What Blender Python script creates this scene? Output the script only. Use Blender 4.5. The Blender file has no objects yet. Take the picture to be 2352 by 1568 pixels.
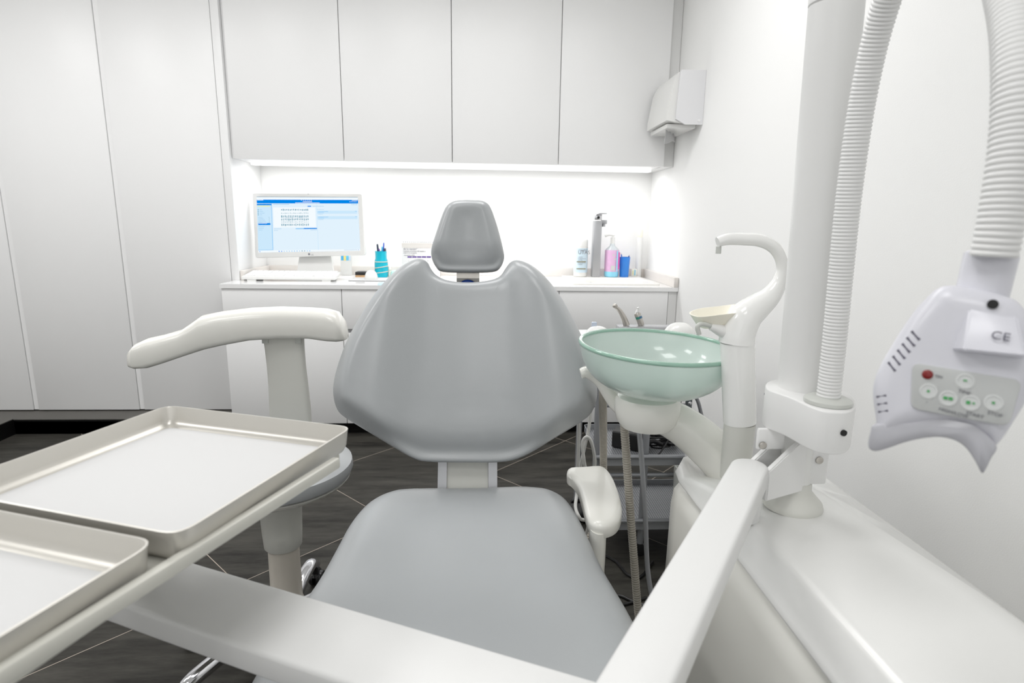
import bpy, bmesh, math, random
import numpy as np
from mathutils import Vector, Matrix
random.seed(4)
SC = bpy.context.scene
COL = SC.collection
PI = math.pi

# ------------------------------------------------------------------ camera
F, PITCH, YAW, ROLL, HC = 1338.5, 0.2009, 0.0533, 0.0136, 1.2573
cy, sy = math.cos(YAW), math.sin(YAW)
FWD = Vector((sy*math.cos(PITCH), cy*math.cos(PITCH), -math.sin(PITCH)))
r0 = Vector((cy, -sy, 0)); u0 = r0.cross(FWD)
RGT = math.cos(ROLL)*r0 + math.sin(ROLL)*u0
UPV = -math.sin(ROLL)*r0 + math.cos(ROLL)*u0
CAM = Vector((0, 0, HC))
cd = bpy.data.cameras.new('camera'); cam = bpy.data.objects.new('camera', cd); COL.objects.link(cam)
cd.sensor_width = 36; cd.lens = F*36/2352; cd.clip_start = 0.02
cam.matrix_world = Matrix.Translation(CAM) @ Matrix((RGT, UPV, -FWD)).transposed().to_4x4()
cd.dof.use_dof = True; cd.dof.focus_distance = 1.55; cd.dof.aperture_fstop = 5.6
SC.camera = cam
SC.view_settings.view_transform = 'Standard'; SC.view_settings.look = 'None'
SC.view_settings.gamma = 1; SC.view_settings.exposure = 0.0
SC.view_settings.use_curve_mapping = False
SC.cycles.max_bounces = 10; SC.cycles.diffuse_bounces = 6; SC.cycles.transmission_bounces = 8
SC.cycles.caustics_reflective = False; SC.cycles.sample_clamp_indirect = 4
SC.cycles.use_denoising = True

# ------------------------------------------------------------------ light
w = bpy.data.worlds.new('world'); SC.world = w; w.use_nodes = True
w.node_tree.nodes['Background'].inputs[0].default_value = (1, 1, 1, 1)
w.node_tree.nodes['Background'].inputs[1].default_value = 0.3

def area(name, loc, sx, sy_, power, col=(1, 1, 1), rot=(0, 0, 0)):
    l = bpy.data.lights.new(name, 'AREA'); l.shape = 'RECTANGLE'; l.size = sx; l.size_y = sy_
    l.energy = power; l.color = col
    o = bpy.data.objects.new(name, l); COL.objects.link(o); o.location = loc; o.rotation_euler = rot
    return o
CEIL = 2.75
LAMPS = [(-2.6, 2.25, 15), (-1.5, 2.3, 11.5), (-0.4, 2.3, 10), (0.35, 2.15, 10), (-2.2, 0.6, 15), (-0.4, 0.5, 9.5), (-0.3, -0.7, 9)]
for x, y, p in LAMPS:
    area('ceiling_panel_lamp', (x, y, CEIL-0.02), 0.6, 0.6, p, (1, 0.995, 0.99))
# broad fill light added behind the camera to brighten surfaces facing it
area('rear_fill_light', (-1.1, -2.25, 1.7), 4.4, 1.9, 18, (0.98, 0.99, 1), (PI/2, 0, 0))
# LED strip below the wall cabinets
area('led_strip_lamp', (-0.17, 3.78, 1.578), 2.4, 0.05, 7.5, (1, 1, 1))

# ------------------------------------------------------------------ helpers
def lin(c):
    if max(c) > 1: c = [v/255 for v in c]
    return tuple(v/12.92 if v <= 0.04045 else ((v+0.055)/1.055)**2.4 for v in c)

def ray(u, v): return FWD + RGT*((u-1176)/F) - UPV*((v-784)/F)
def aty(u, v, y): d = ray(u, v); return CAM + d*(y/d.y)
def atz(u, v, z): d = ray(u, v); return CAM + d*((z-HC)/d.z)
def atx(u, v, x): d = ray(u, v); return CAM + d*(x/d.x)

class Plane:
    """a working plane through O, facing N; px() gives local 2-D coordinates of a photograph point lying on it"""
    def __init__(s, O, N, up=(0, 0, 1)):
        s.O = Vector(O); s.N = Vector(N).normalized()
        s.U = Vector(up).cross(s.N).normalized(); s.V = s.N.cross(s.U)
    def hit(s, u, v):
        d = ray(u, v); return CAM + d*((s.O-CAM).dot(s.N)/d.dot(s.N))
    def px(s, u, v):
        p = s.hit(u, v)-s.O; return (p.dot(s.U), p.dot(s.V))
    def w(s, x, y, z=0.0): return s.O + s.U*x + s.V*y + s.N*z

def mat(name, col, rough=0.5, metal=0.0, spec=0.5, emit=None, es=1.0, noise=0.0, nscale=30, bump=0.0, bscale=200, trans=0.0, coat=0.0):
    m = bpy.data.materials.new(name); m.use_nodes = True
    nt = m.node_tree; b = nt.nodes['Principled BSDF']
    c = lin(col)
    b.inputs['Base Color'].default_value = (*c, 1)
    b.inputs['Roughness'].default_value = rough; b.inputs['Metallic'].default_value = metal
    b.inputs['Specular IOR Level'].default_value = spec
    b.inputs['Transmission Weight'].default_value = trans
    b.inputs['Coat Weight'].default_value = coat
    if emit is not None:
        b.inputs['Emission Color'].default_value = (*lin(emit), 1); b.inputs['Emission Strength'].default_value = es
    tc = None
    if noise or bump:
        tc = nt.nodes.new('ShaderNodeTexCoord')
    if noise:
        n = nt.nodes.new('ShaderNodeTexNoise'); n.inputs['Scale'].default_value = nscale; n.inputs['Detail'].default_value = 4
        r = nt.nodes.new('ShaderNodeValToRGB')
        r.color_ramp.elements[0].color = (*[max(0, v*(1-noise)) for v in c], 1)
        r.color_ramp.elements[1].color = (*[min(1, v*(1+noise)) for v in c], 1)
        nt.links.new(tc.outputs['Object'], n.inputs['Vector']); nt.links.new(n.outputs['Fac'], r.inputs['Fac'])
        nt.links.new(r.outputs['Color'], b.inputs['Base Color'])
    if bump:
        n2 = nt.nodes.new('ShaderNodeTexNoise'); n2.inputs['Scale'].default_value = bscale; n2.inputs['Detail'].default_value = 3
        bp = nt.nodes.new('ShaderNodeBump'); bp.inputs['Strength'].default_value = bump; bp.inputs['Distance'].default_value = 0.002
        nt.links.new(tc.outputs['Object'], n2.inputs['Vector']); nt.links.new(n2.outputs['Fac'], bp.inputs['Height'])
        nt.links.new(bp.outputs['Normal'], b.inputs['Normal'])
    return m

def tag(o, label=None, cat=None, group=None, kind=None):
    if label: o['label'] = label
    if cat: o['category'] = cat
    if group: o['group'] = group
    if kind: o['kind'] = kind
    return o

def thing(name, label, cat, loc=(0, 0, 0), group=None):
    o = bpy.data.objects.new(name, None); COL.objects.link(o); o.location = loc
    o.empty_display_size = 0.05
    return tag(o, label, cat, group)

def wloc(o):
    v = Vector(o.location)
    while o.parent:
        o = o.parent; v = v + Vector(o.location) if o.type == 'EMPTY' else v
    return v

def obj(name, bm, m, parent=None, smooth=True, sharp=40, label=None, mods=None):
    """link a bmesh given in world coordinates as ONE object"""
    bmesh.ops.recalc_face_normals(bm, faces=bm.faces[:])
    me = bpy.data.meshes.new(name)
    if smooth:
        for f in bm.faces: f.smooth = True
        for e in bm.edges:
            if len(e.link_faces) == 2 and e.calc_face_angle(0) > math.radians(sharp): e.smooth = False
    bm.to_mesh(me); bm.free()
    ms = m if isinstance(m, (list, tuple)) else [m]
    for x in ms: me.materials.append(x)
    o = bpy.data.objects.new(name, me); COL.objects.link(o)
    # own origin at the centre of the mesh
    c = Vector((0, 0, 0))
    if len(me.vertices):
        a = np.array([v.co[:] for v in me.vertices]); c = Vector(((a.min(0)+a.max(0))/2).tolist())
        if parent is None: c.z = float(a[:, 2].min())
    me.transform(Matrix.Translation(-c))
    o.location = c
    if parent is not None:
        o.parent = parent
        pw = Vector(parent['_w']) if '_w' in parent else wloc(parent)
        o.location = c - pw
    o['_w'] = c[:]
    if label: o['label'] = label
    return o

def B(): return bmesh.new()

def box(bm, lo, hi, bev=0.0, seg=2, M=None, mi=0):
    lo = Vector(lo); hi = Vector(hi)
    r = bmesh.ops.create_cube(bm, size=1.0)
    vs = r['verts']
    for v in vs:
        v.co = Vector([(lo[i]+hi[i])/2 + v.co[i]*(hi[i]-lo[i]) for i in range(3)])
    fs = list({f for v in vs for f in v.link_faces})
    for f in fs: f.material_index = mi
    if bev > 0:
        es = list({e for v in vs for e in v.link_edges})
        rb = bmesh.ops.bevel(bm, geom=es+vs, offset=bev, segments=seg, affect='EDGES', profile=0.5)
        vs = list({v for f in rb['faces'] for v in f.verts} | {v for v in vs if v.is_valid})
        for f in rb['faces']: f.material_index = mi
        vs2 = set(vs)
        for v in list(vs2):
            for f in v.link_faces:
                for q in f.verts: vs2.add(q)
        vs = list(vs2)
    if M is not None:
        for v in vs: v.co = M @ v.co
    return vs

def smooth_path(pts, n=8):
    P = [Vector(p) for p in pts]
    if len(P) < 3:
        return [P[0].lerp(P[1], i/n) for i in range(n+1)]
    Q = [2*P[0]-P[1]] + P + [2*P[-1]-P[-2]]
    out = []
    for i in range(1, len(Q)-2):
        a, b, c, d = Q[i-1:i+3]
        for k in range(n):
            t = k/n
            out.append(0.5*((2*b)+(c-a)*t+(2*a-5*b+4*c-d)*t*t+(3*b-a-3*c+d)*t**3))
    out.append(P[-1]); return out

def interp(vals, n):
    return list(np.interp(np.linspace(0, len(vals)-1, n), range(len(vals)), vals))

def tube(bm, pts, rad, seg=14, n=8, smooth=True, cap=True, sx=1.0, side=None, mi=0):
    """round (or flattened by sx along `side`) tube along a path"""
    path = smooth_path(pts, n) if smooth else [Vector(p) for p in pts]
    R = interp(rad, len(path)) if isinstance(rad, (list, tuple)) else [rad]*len(path)
    T = []
    for i in range(len(path)):
        a = path[max(0, i-1)]; b = path[min(len(path)-1, i+1)]
        T.append((b-a).normalized() if (b-a).length > 1e-9 else Vector((0, 0, 1)))
    ref = Vector(side) if side is not None else (Vector((0, 0, 1)) if abs(T[0].z) < 0.9 else Vector((1, 0, 0)))
    nrm = (ref - T[0]*ref.dot(T[0])).normalized()
    rings = []
    for i, p in enumerate(path):
        if side is not None: nrm = Vector(side)
        nrm = (nrm - T[i]*nrm.dot(T[i])).normalized(); bn = T[i].cross(nrm)
        rings.append([bm.verts.new(p + (nrm*math.cos(2*PI*k/seg)*sx + bn*math.sin(2*PI*k/seg))*R[i]) for k in range(seg)])
    skin(bm, rings, cap, mi)
    return rings

def skin(bm, rings, cap=True, mi=0, closed=False):
    n = len(rings[0])
    pairs = list(zip(rings, rings[1:])) + ([(rings[-1], rings[0])] if closed else [])
    for a, b in pairs:
        for k in range(n):
            f = bm.faces.new((a[k], a[(k+1) % n], b[(k+1) % n], b[k])); f.material_index = mi
    if cap and not closed:
        f = bm.faces.new(rings[0][::-1]); f.material_index = mi
        f = bm.faces.new(rings[-1]); f.material_index = mi

def lathe(bm, prof, c, seg=32, axis=None, mi=0, cap=True):
    """profile of (radius, height) turned round a vertical (or given) axis through c"""
    c = Vector(c); ax = Vector(axis or (0, 0, 1)).normalized()
    a = Vector((1, 0, 0)) if abs(ax.x) < 0.9 else Vector((0, 1, 0))
    a = (a-ax*a.dot(ax)).normalized(); b = ax.cross(a)
    rings = [[bm.verts.new(c+ax*h+(a*math.cos(2*PI*k/seg)+b*math.sin(2*PI*k/seg))*max(r, 1e-5)) for k in range(seg)] for r, h in prof]
    skin(bm, rings, cap, mi)
    return rings

def cyl(bm, a, b, r, r2=None, seg=20, mi=0):
    a = Vector(a); b = Vector(b)
    lathe(bm, [(r, 0), (r2 if r2 is not None else r, (b-a).length)], a, seg, (b-a), mi)

def prism(bm, poly, P, z0, z1, bev=0.0, seg=2, mi=0):
    """outline (local 2-D on plane P) pushed from depth z0 to z1 along its normal, front and back edges rounded"""
    poly = clean(poly)
    n = len(poly)
    cx = sum(p[0] for p in poly)/n; cy_ = sum(p[1] for p in poly)/n
    prof = [(0, z0), (0, z1)] if bev <= 0 else \
        [(bev, z0)] + [(bev*(1-math.sin(PI/2*k/seg)), z0+bev*(1-math.cos(PI/2*k/seg))*1) for k in range(1, seg+1)] + \
        [(bev*(1-math.cos(PI/2*k/seg)), z1-bev*(1-math.sin(PI/2*k/seg))) for k in range(0, seg+1)]
    rings = []
    for off, z in prof:
        pl = inset(poly, off) if off > 1e-9 else poly
        rings.append([bm.verts.new(P.w(x, y, z)) for x, y in pl])
    skin(bm, rings, True, mi)

def clean(poly):
    a = 0
    for i in range(len(poly)):
        x0, y0 = poly[i-1]; x1, y1 = poly[i]; a += x0*y1-x1*y0
    return list(poly) if a > 0 else list(poly)[::-1]

def inset(poly, d):
    n = len(poly); out = []
    for i in range(n):
        p0 = Vector(poly[i-1]); p1 = Vector(poly[i]); p2 = Vector(poly[(i+1) % n])
        e1 = (p1-p0).normalized(); e2 = (p2-p1).normalized()
        n1 = Vector((-e1.y, e1.x)); n2 = Vector((-e2.y, e2.x))
        m = (n1+n2)
        if m.length < 1e-6: m = n1
        m.normalize(); k = max(0.35, m.dot(n1))
        q = p1 + m*(d/k); out.append((q.x, q.y))
    return out

def roundpoly(poly, r, seg=5):
    """round the corners of a polygon"""
    out = []; n = len(poly)
    for i in range(n):
        p0 = Vector(poly[i-1]); p = Vector(poly[i]); p2 = Vector(poly[(i+1) % n])
        rr_ = min(r, (p0-p).length*0.45, (p2-p).length*0.45)
        a = p+(p0-p).normalized()*rr_; b = p+(p2-p).normalized()*rr_
        for k in range(seg+1):
            t = k/seg; q = a*(1-t)**2+p*2*t*(1-t)+b*t*t; out.append((q.x, q.y))
    return out

def closed_smooth(poly, n=5):
    P = [Vector((p[0], p[1])) for p in poly]; N = len(P); out = []
    for i in range(N):
        a, b, c, d = P[i-1], P[i], P[(i+1) % N], P[(i+2) % N]
        for k in range(n):
            t = k/n
            q = 0.5*((2*b)+(c-a)*t+(2*a-5*b+4*c-d)*t*t+(3*b-a-3*c+d)*t**3); out.append((q.x, q.y))
    return out

def edge_dist(p, poly):
    P = np.array(poly); Q = np.roll(P, -1, 0); d = Q-P; v = np.array(p)-P
    t = np.clip((v*d).sum(1)/np.maximum((d*d).sum(1), 1e-12), 0, 1)
    return float(np.sqrt(((v-d*t[:, None])**2).sum(1)).min())

def pad(bm, poly, center, P, front, back, mi=0, steps=None):
    """cushion: outline star-shaped about center; front(x,y,d) and back(x,y,d) give the surface heights, d = distance to the edge"""
    poly = clean(poly)
    S = steps or [1, .992, .98, .96, .935, .905, .87, .83, .78, .72, .64, .55, .45, .34, .22, .1]
    rf = []; rb = []
    for s in S:
        a = []; b = []
        for x, y in poly:
            qx = center[0]+(x-center[0])*s; qy = center[1]+(y-center[1])*s
            d = 0.0 if s == 1 else edge_dist((qx, qy), poly)
            a.append((qx, qy, front(qx, qy, d))); b.append((qx, qy, back(qx, qy, d)))
        rf.append(a); rb.append(b)
    vf = [[bm.verts.new(P.w(*q)) for q in r] for r in rf]
    vb = [vf[0]] + [[bm.verts.new(P.w(*q)) for q in r] for r in rb[1:]]
    skin(bm, vf, False, mi); skin(bm, vb, False, mi)
    for ring, fn in ((vf[-1], front), (vb[-1], back)):
        c = bm.verts.new(P.w(center[0], center[1], fn(center[0], center[1], edge_dist(center, poly))))
        for k in range(len(ring)):
            f = bm.faces.new((ring[k], ring[(k+1) % len(ring)], c)); f.material_index = mi

def dome(d, R, T):
    t = min(max(d/R, 0), 1); return T*math.sqrt(max(0, 1-(1-t)**2))
def sstep(a, b, x):
    t = min(max((x-a)/(b-a), 0), 1); return t*t*(3-2*t)

def text(bm_parent_name, s, P, x, y, z, size, m, parent, align='LEFT', label=None, depth=0.0003, rot=0.0):
    cu = bpy.data.curves.new('t', 'FONT'); cu.body = s; cu.size = size; cu.align_x = align; cu.extrude = depth
    to = bpy.data.objects.new('t', cu); COL.objects.link(to)
    dg = bpy.context.evaluated_depsgraph_get(); dg.update()
    me = bpy.data.meshes.new_from_object(to.evaluated_get(dg))
    bpy.data.objects.remove(to)
    bm = B(); bm.from_mesh(me)
    c_, s_ = math.cos(rot), math.sin(rot)
    for v in bm.verts:
        X = v.co.x*c_-v.co.y*s_; Y = v.co.x*s_+v.co.y*c_
        v.co = P.w(x+X, y+Y, z+v.co.z)
    return obj(bm_parent_name, bm, m, parent, smooth=False, label=label)

def quad(bm, P, x0, y0, x1, y1, z, mi=0):
    f = bm.faces.new([bm.verts.new(P.w(a, b, z)) for a, b in ((x0, y0), (x1, y0), (x1, y1), (x0, y1))]); f.material_index = mi

# ------------------------------------------------------------------ materials
M = {}
M['wall'] = mat('wall_paint', (243, 243, 242), 0.9, bump=0.12, bscale=260)
M['ceil'] = mat('ceiling_paint', (244, 244, 242), 0.95)
M['lacq'] = mat('white_lacquer', (238, 238, 238), 0.38, spec=0.35, noise=0.006, nscale=3)
M['groove'] = mat('white_groove', (225, 225, 224), 0.5)
M['gap'] = mat('dark_gap', (120, 118, 112), 0.6)
M['alu'] = mat('aluminium', (180, 180, 182), 0.35, 0.8)
M['worktop'] = mat('gloss_worktop', (240, 240, 240), 0.08, spec=0.5)
M['upstand'] = mat('upstand_stone', (226, 221, 216), 0.4, noise=0.02)
M['sink'] = mat('sink_composite', (232, 230, 226), 0.35)
M['chrome'] = mat('chrome', (215, 215, 218), 0.12, 1.0)
M['satin'] = mat('satin_chrome', (178, 179, 182), 0.32, 0.6)
M['steel'] = mat('brushed_steel', (190, 186, 180), 0.3, 0.9, noise=0.08, nscale=60)
M['black'] = mat('black_plinth', (14, 14, 14), 0.5, spec=0.15)
M['step'] = mat('grey_step_tile', (92, 90, 86), 0.5, noise=.1, nscale=6)
M['vinyl'] = mat('grey_vinyl', (166, 169, 171), 0.32, spec=0.5, noise=0.015, nscale=12, bump=0.04, bscale=400)
M['plast'] = mat('white_plastic', (226, 226, 224), 0.22, spec=0.5)
M['grey_w'] = mat('pale_grey_cover', (226, 226, 228), 0.4)
M['gloss'] = mat('gloss_white_plastic', (240, 240, 238), 0.15)
M['ivory'] = mat('offwhite_plastic', (231, 230, 224), 0.2, spec=0.5, noise=0.012, nscale=4)
M['ivory_m'] = mat('offwhite_matt_plastic', (210, 210, 204), 0.4, spec=0.4, noise=0.02, nscale=6)
M['grey_p'] = mat('pale_grey_plastic', (196, 198, 193), 0.3)
M['powder'] = mat('white_powder_coat', (226, 226, 225), 0.4, spec=0.4)
M['traym'] = mat('tray_metal', (206, 203, 196), 0.33, 0.35, spec=0.5)
M['paper'] = mat('tray_paper', (208, 208, 208), 0.7)
M['holder'] = mat('tray_holder_paint', (205, 204, 196), 0.35)
M['lamp'] = mat('cool_white_plastic', (212, 212, 219), 0.3)
M['lamp_g'] = mat('panel_grey', (190, 192, 191), 0.4)
M['button'] = mat('button_grey', (208, 210, 209), 0.4)
M['slot'] = mat('dark_slot', (92, 90, 104), 0.6)
M['hole'] = mat('black_hole', (12, 12, 12), 0.6)
M['green'] = mat('green_print', (70, 160, 90), 0.5)
M['red'] = mat('red_led', (125, 25, 25), 0.3)
M['ink'] = mat('grey_ink', (120, 120, 126), 0.6)
M['mouth'] = mat('translucent_grey_plastic', (190, 190, 196), 0.25, trans=0.15)
M['hose'] = mat('beige_hose', (160, 155, 145), 0.45, noise=0.03)
M['tgrey'] = mat('grey_powder_coat', (150, 152, 156), 0.35, 0.3)
M['dgrey'] = mat('dark_grey_steel', (110, 118, 120), 0.4, 0.3)
M['rubber'] = mat('black_rubber', (22, 22, 23), 0.45)
M['cable'] = mat('black_cable', (14, 14, 15), 0.4)
M['wcable'] = mat('white_cable', (205, 205, 202), 0.4)
M['castor'] = mat('black_castor', (34, 35, 36), 0.3)
M['cream'] = mat('cream_plastic', (240, 236, 222), 0.35)
M['column'] = mat('column_plastic', (202, 196, 186), 0.35, noise=0.03, nscale=9)
M['blue_d'] = mat('dark_blue_plastic', (10, 50, 120), 0.3)

def glassmat():
    m = bpy.data.materials.new('frosted_green_glass'); m.use_nodes = True
    nt = m.node_tree; b = nt.nodes['Principled BSDF']
    b.inputs['Base Color'].default_value = (*lin((236, 250, 244)), 1)
    b.inputs['Roughness'].default_value = 0.3; b.inputs['IOR'].default_value = 1.45
    b.inputs['Transmission Weight'].default_value = 0.5
    b.inputs['Coat Weight'].default_value = 0.6; b.inputs['Coat Roughness'].default_value = 0.03
    n = nt.nodes.new('ShaderNodeTexNoise'); n.inputs['Scale'].default_value = 700
    bp = nt.nodes.new('ShaderNodeBump'); bp.inputs['Strength'].default_value = 0.05; bp.inputs['Distance'].default_value = 0.001
    nt.links.new(n.outputs['Fac'], bp.inputs['Height']); nt.links.new(bp.outputs['Normal'], b.inputs['Normal'])
    return m
M['glass'] = glassmat()
M['rim'] = mat('green_glass_rim', (172, 212, 194), 0.08, trans=0.3, coat=0.5)

def floormat():
    m = bpy.data.materials.new('dark_tile_floor'); m.use_nodes = True
    nt = m.node_tree; b = nt.nodes['Principled BSDF']; L = nt.links.new
    g = nt.nodes.new('ShaderNodeNewGeometry')
    sp = nt.nodes.new('ShaderNodeSeparateXYZ'); L(g.outputs['Position'], sp.inputs[0])
    def mth(op, a, b_=None):
        n = nt.nodes.new('ShaderNodeMath'); n.operation = op
        for i, v in enumerate((a, b_)):
            if v is None: continue
            if isinstance(v, (int, float)): n.inputs[i].default_value = v
            else: L(v, n.inputs[i])
        return n.outputs[0]
    X, Y = sp.outputs[0], sp.outputs[1]
    def grid(e, off):
        t = mth('DIVIDE', mth('SUBTRACT', e, off), 0.90)
        fr = mth('FRACT', t); d = mth('MINIMUM', fr, mth('SUBTRACT', 1.0, fr))
        return mth('LESS_THAN', d, 0.0022), mth('FLOOR', t)
    ga, ia = grid(mth('SUBTRACT', Y, X), 2.74)
    gb, ib = grid(mth('ADD', X, Y), 1.03)
    grout = mth('MAXIMUM', ga, gb)
    # streaks along the tile, different on every tile
    mp = nt.nodes.new('ShaderNodeMapping'); mp.inputs['Rotation'].default_value = (0, 0, -PI/4); mp.inputs['Scale'].default_value = (1.6, 9, 1)
    L(g.outputs['Position'], mp.inputs['Vector'])
    cb = nt.nodes.new('ShaderNodeCombineXYZ'); L(mth('MULTIPLY', ia, 3.7), cb.inputs[0]); L(mth('MULTIPLY', ib, 5.1), cb.inputs[1])
    va = nt.nodes.new('ShaderNodeVectorMath'); va.operation = 'ADD'; L(mp.outputs[0], va.inputs[0]); L(cb.outputs[0], va.inputs[1])
    n1 = nt.nodes.new('ShaderNodeTexNoise'); n1.inputs['Scale'].default_value = 1.7; n1.inputs['Detail'].default_value = 8; n1.inputs['Roughness'].default_value = 0.7
    L(va.outputs[0], n1.inputs['Vector'])
    r = nt.nodes.new('ShaderNodeValToRGB')
    r.color_ramp.elements[0].position = 0.3; r.color_ramp.elements[0].color = (*lin((34, 33, 31)), 1)
    r.color_ramp.elements[1].position = 0.75; r.color_ramp.elements[1].color = (*lin((80, 78, 73)), 1)
    L(n1.outputs['Fac'], r.inputs['Fac'])
    mx = nt.nodes.new('ShaderNodeMix'); mx.data_type = 'RGBA'
    L(grout, mx.inputs['Factor']); L(r.outputs['Color'], mx.inputs['A']); mx.inputs['B'].default_value = (*lin((170, 160, 148)), 1)
    L(mx.outputs['Result'], b.inputs['Base Color'])
    b.inputs['Roughness'].default_value = 0.5; b.inputs['Specular IOR Level'].default_value = 0.12
    return m
M['floor'] = floormat()

def emis(name, col, s=1.0, base=(0, 0, 0)):
    return mat(name, base, 0.7, spec=0.0, emit=col, es=s)

# ------------------------------------------------------------------ setting
YB, YC, YU, XL, XR = 4.02, 3.335, 3.551, -1.467, 1.145
def struct(name, lo, hi, m, bev=0):
    bm = B(); box(bm, lo, hi, bev); return tag(obj(name, bm, m, smooth=bev > 0), kind='structure')
struct('floor', (-3.7, -2.3, -0.1), (1.25, 4.4, 0.0), M['floor'])
struct('ceiling', (-3.7, -2.3, CEIL), (1.25, 4.4, CEIL+0.1), M['ceil'])
struct('wall_back', (-3.7, YB, 0), (1.25, YB+0.1, CEIL), M['wall'])
struct('wall_right', (XR, -2.3, 0), (XR+0.1, YB, CEIL), M['wall'])
struct('wall_left', (-3.7, -2.3, 0), (-3.6, YB, CEIL), M['wall'])
struct('wall_front', (-3.6, -2.4, 0), (XR, -2.3, CEIL), M['wall'])
# black plinth below all the cupboards and its return along the left wall
struct('baseboard_back', (-2.735, 3.395, 0), (XR-0.001, YB-0.2, 0.076), M['black'])
bm = B(); box(bm, (-3.59, 3.395, 0), (XL+0.02, 3.9, 0.086)); tag(obj('trim_1', bm, M['black'], smooth=False), kind='structure')
struct('baseboard_left', (-3.598, 1.0, 0), (-2.735, 3.394, 0.09), M['black'])

struct('trim_6', (-3.598, 3.397, 0.0862), (XL+0.018, 3.9, 0.0902), M['step'])
struct('trim_7', (-3.598, 1.0, 0.0902), (-2.737, 3.3945, 0.0945), M['step'])
# tall wardrobe cabinets
def wardrobe(x0, x1, label):
    t = thing('wardrobe', label, 'wardrobe', ((x0+x1)/2, YU, 0.09), group='tall white cupboards beside the niche')
    bm = B(); box(bm, (x0, YU+0.022, 0.0975), (x1, YB-0.01, CEIL-0.005)); obj('carcass', bm, M['groove'], t, smooth=False)
    bm = B(); box(bm, (x0+0.030, YU, 0.0975), (x1-0.0015, YU+0.02, CEIL-0.01), 0.0015); obj('door', bm, M['lacq'], t)
    bm = B(); box(bm, (x0+.0005, YU+.007, 0.0985), (x0+.0295, YU+.0215, CEIL-.012)); obj('grip_channel', bm, M['lacq'], t, smooth=False)
    return t
wardrobe(-2.105, -1.486, 'tall white handleless cupboard door nearest the desk niche')
wardrobe(-2.732, -2.106, 'tall white handleless cupboard, second from the desk niche')
wardrobe(-3.36, -2.733, 'tall white handleless cupboard at the left edge of the photo')
struct('trim_2', (-1.484, YU, 0.0975), (-1.440, YB-0.002, CEIL-0.002), M['lacq'], 0.001)   # end panel of the niche
struct('trim_3', (1.0825, YU+0.03, 1.598), (XR-0.002, YB-0.002, CEIL-0.002), M['groove'])  # filler strip beside the right wall

# wall cupboards
seams = [-1.4183, -0.7957, -0.1736, 0.4478, 1.0795]
wl = ['white wall cupboard leftmost of four, above the computer', 'white wall cupboard above the pen pot, second from left',
      'white wall cupboard above the headrest, third from left', 'white wall cupboard rightmost of four, above the tap']
for i in range(4):
    a, b = seams[i], seams[i+1]
    t = thing('wall_cabinet', wl[i], 'cupboard', ((a+b)/2, YU, 1.595), group='white wall cupboards')
    bm = B(); box(bm, (a+0.001, YU+0.021, 1.602), (b-0.001, YB-0.003, CEIL-0.004)); obj('carcass', bm, M['gap'] if i == 9 else M['lacq'], t, smooth=False)
    bm = B(); box(bm, (a+0.0022, YU, 1.595), (b-0.0022, YU+0.02, CEIL-0.006), 0.001); obj('door', bm, M['lacq'], t)
struct('trim_4', (-1.438, YU+0.03, 1.60), (seams[0], YB-0.002, CEIL-0.003), M['lacq'])
# light strip under the wall cupboards
bm = B(); box(bm, (-1.40, 3.75, 1.582), (1.06, 3.81, 1.6015), 0.003)
tag(obj('light_strip', bm, emis('led_diffuser', (255, 255, 255), 1.6, (230, 230, 230))), 'long white light strip under the wall cupboards', 'light strip')

# base units
bs = [-1.462, -0.7957, -0.1736, 0.4478, 1.091]
bl = ['white base unit with drawer leftmost, below the keyboard', 'white base unit with drawer, second from left behind the stool arm',
      'white base unit with drawer hidden mostly behind the grey backrest', 'white base unit with drawer rightmost, under the sink']
for i in range(4):
    a, b = bs[i], bs[i+1]
    t = thing('base_cabinet', bl[i], 'cupboard', ((a+b)/2, YC+0.02, 0.076), group='white base units under the worktop')
    bm = B(); box(bm, (a+0.0005, YC+0.032, 0.077), (b-0.0005, YB-0.22, 0.70)); obj('carcass', bm, M['lacq'], t, smooth=False)
    bm = B(); box(bm, (a+0.002, YC+0.008, 0.646), (b-0.002, YC+0.03, 0.874), 0.001); obj('drawer', bm, M['lacq'], t)
    bm = B(); box(bm, (a+0.002, YC+0.008, 0.0765), (b-0.002, YC+0.03, 0.622), 0.001); obj('door', bm, M['lacq'], t)
    bm = B(); box(bm, (a+0.002, YC+0.022, 0.622), (b-0.002, YC+0.031, 0.646)); obj('handle_channel', bm, M['alu'], t, smooth=False)
struct('trim_5', (1.0925, YC+0.012, 0.077), (XR-0.003, YC+0.05, 0.874), M['groove'])

# worktop with upstand
t = worktop = thing('worktop', 'glossy white worktop along the back of the niche', 'worktop', (-0.17, YC, 0.876))
SX0, SX1, SY0, SY1 = 0.555, 1.06, 3.46, 3.93          # sink opening
bm = B()
for lo, hi in (((XL, YC, 0.876), (SX0, YU-0.003, 0.9)), ((-1.437, YU-0.003, 0.876), (SX0, YB-0.002, 0.9)),
               ((SX1, YC, 0.876), (XR-0.002, YB-0.002, 0.9)), ((SX0, YC, 0.876), (SX1, SY0, 0.9)), ((SX0, SY1, 0.876), (SX1, YB-0.002, 0.9))):
    box(bm, lo, hi)
bmesh.ops.remove_doubles(bm, verts=bm.verts[:], dist=1e-4)
obj('slab', bm, M['worktop'], t, smooth=False)
for nm, lo, hi in (('upstand', (-1.43, YB-0.025, 0.9002), (1.12, YB-0.002, 0.957)), ('upstand', (1.118, YC, 0.9002), (XR-0.002, YB-0.003, 0.957)),
                   ('upstand', (-1.438, YU+0.01, 0.9002), (-1.417, YB-0.026, 0.957))):
    bm = B(); box(bm, lo, hi, 0.002); obj(nm, bm, M['upstand'], t)

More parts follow.
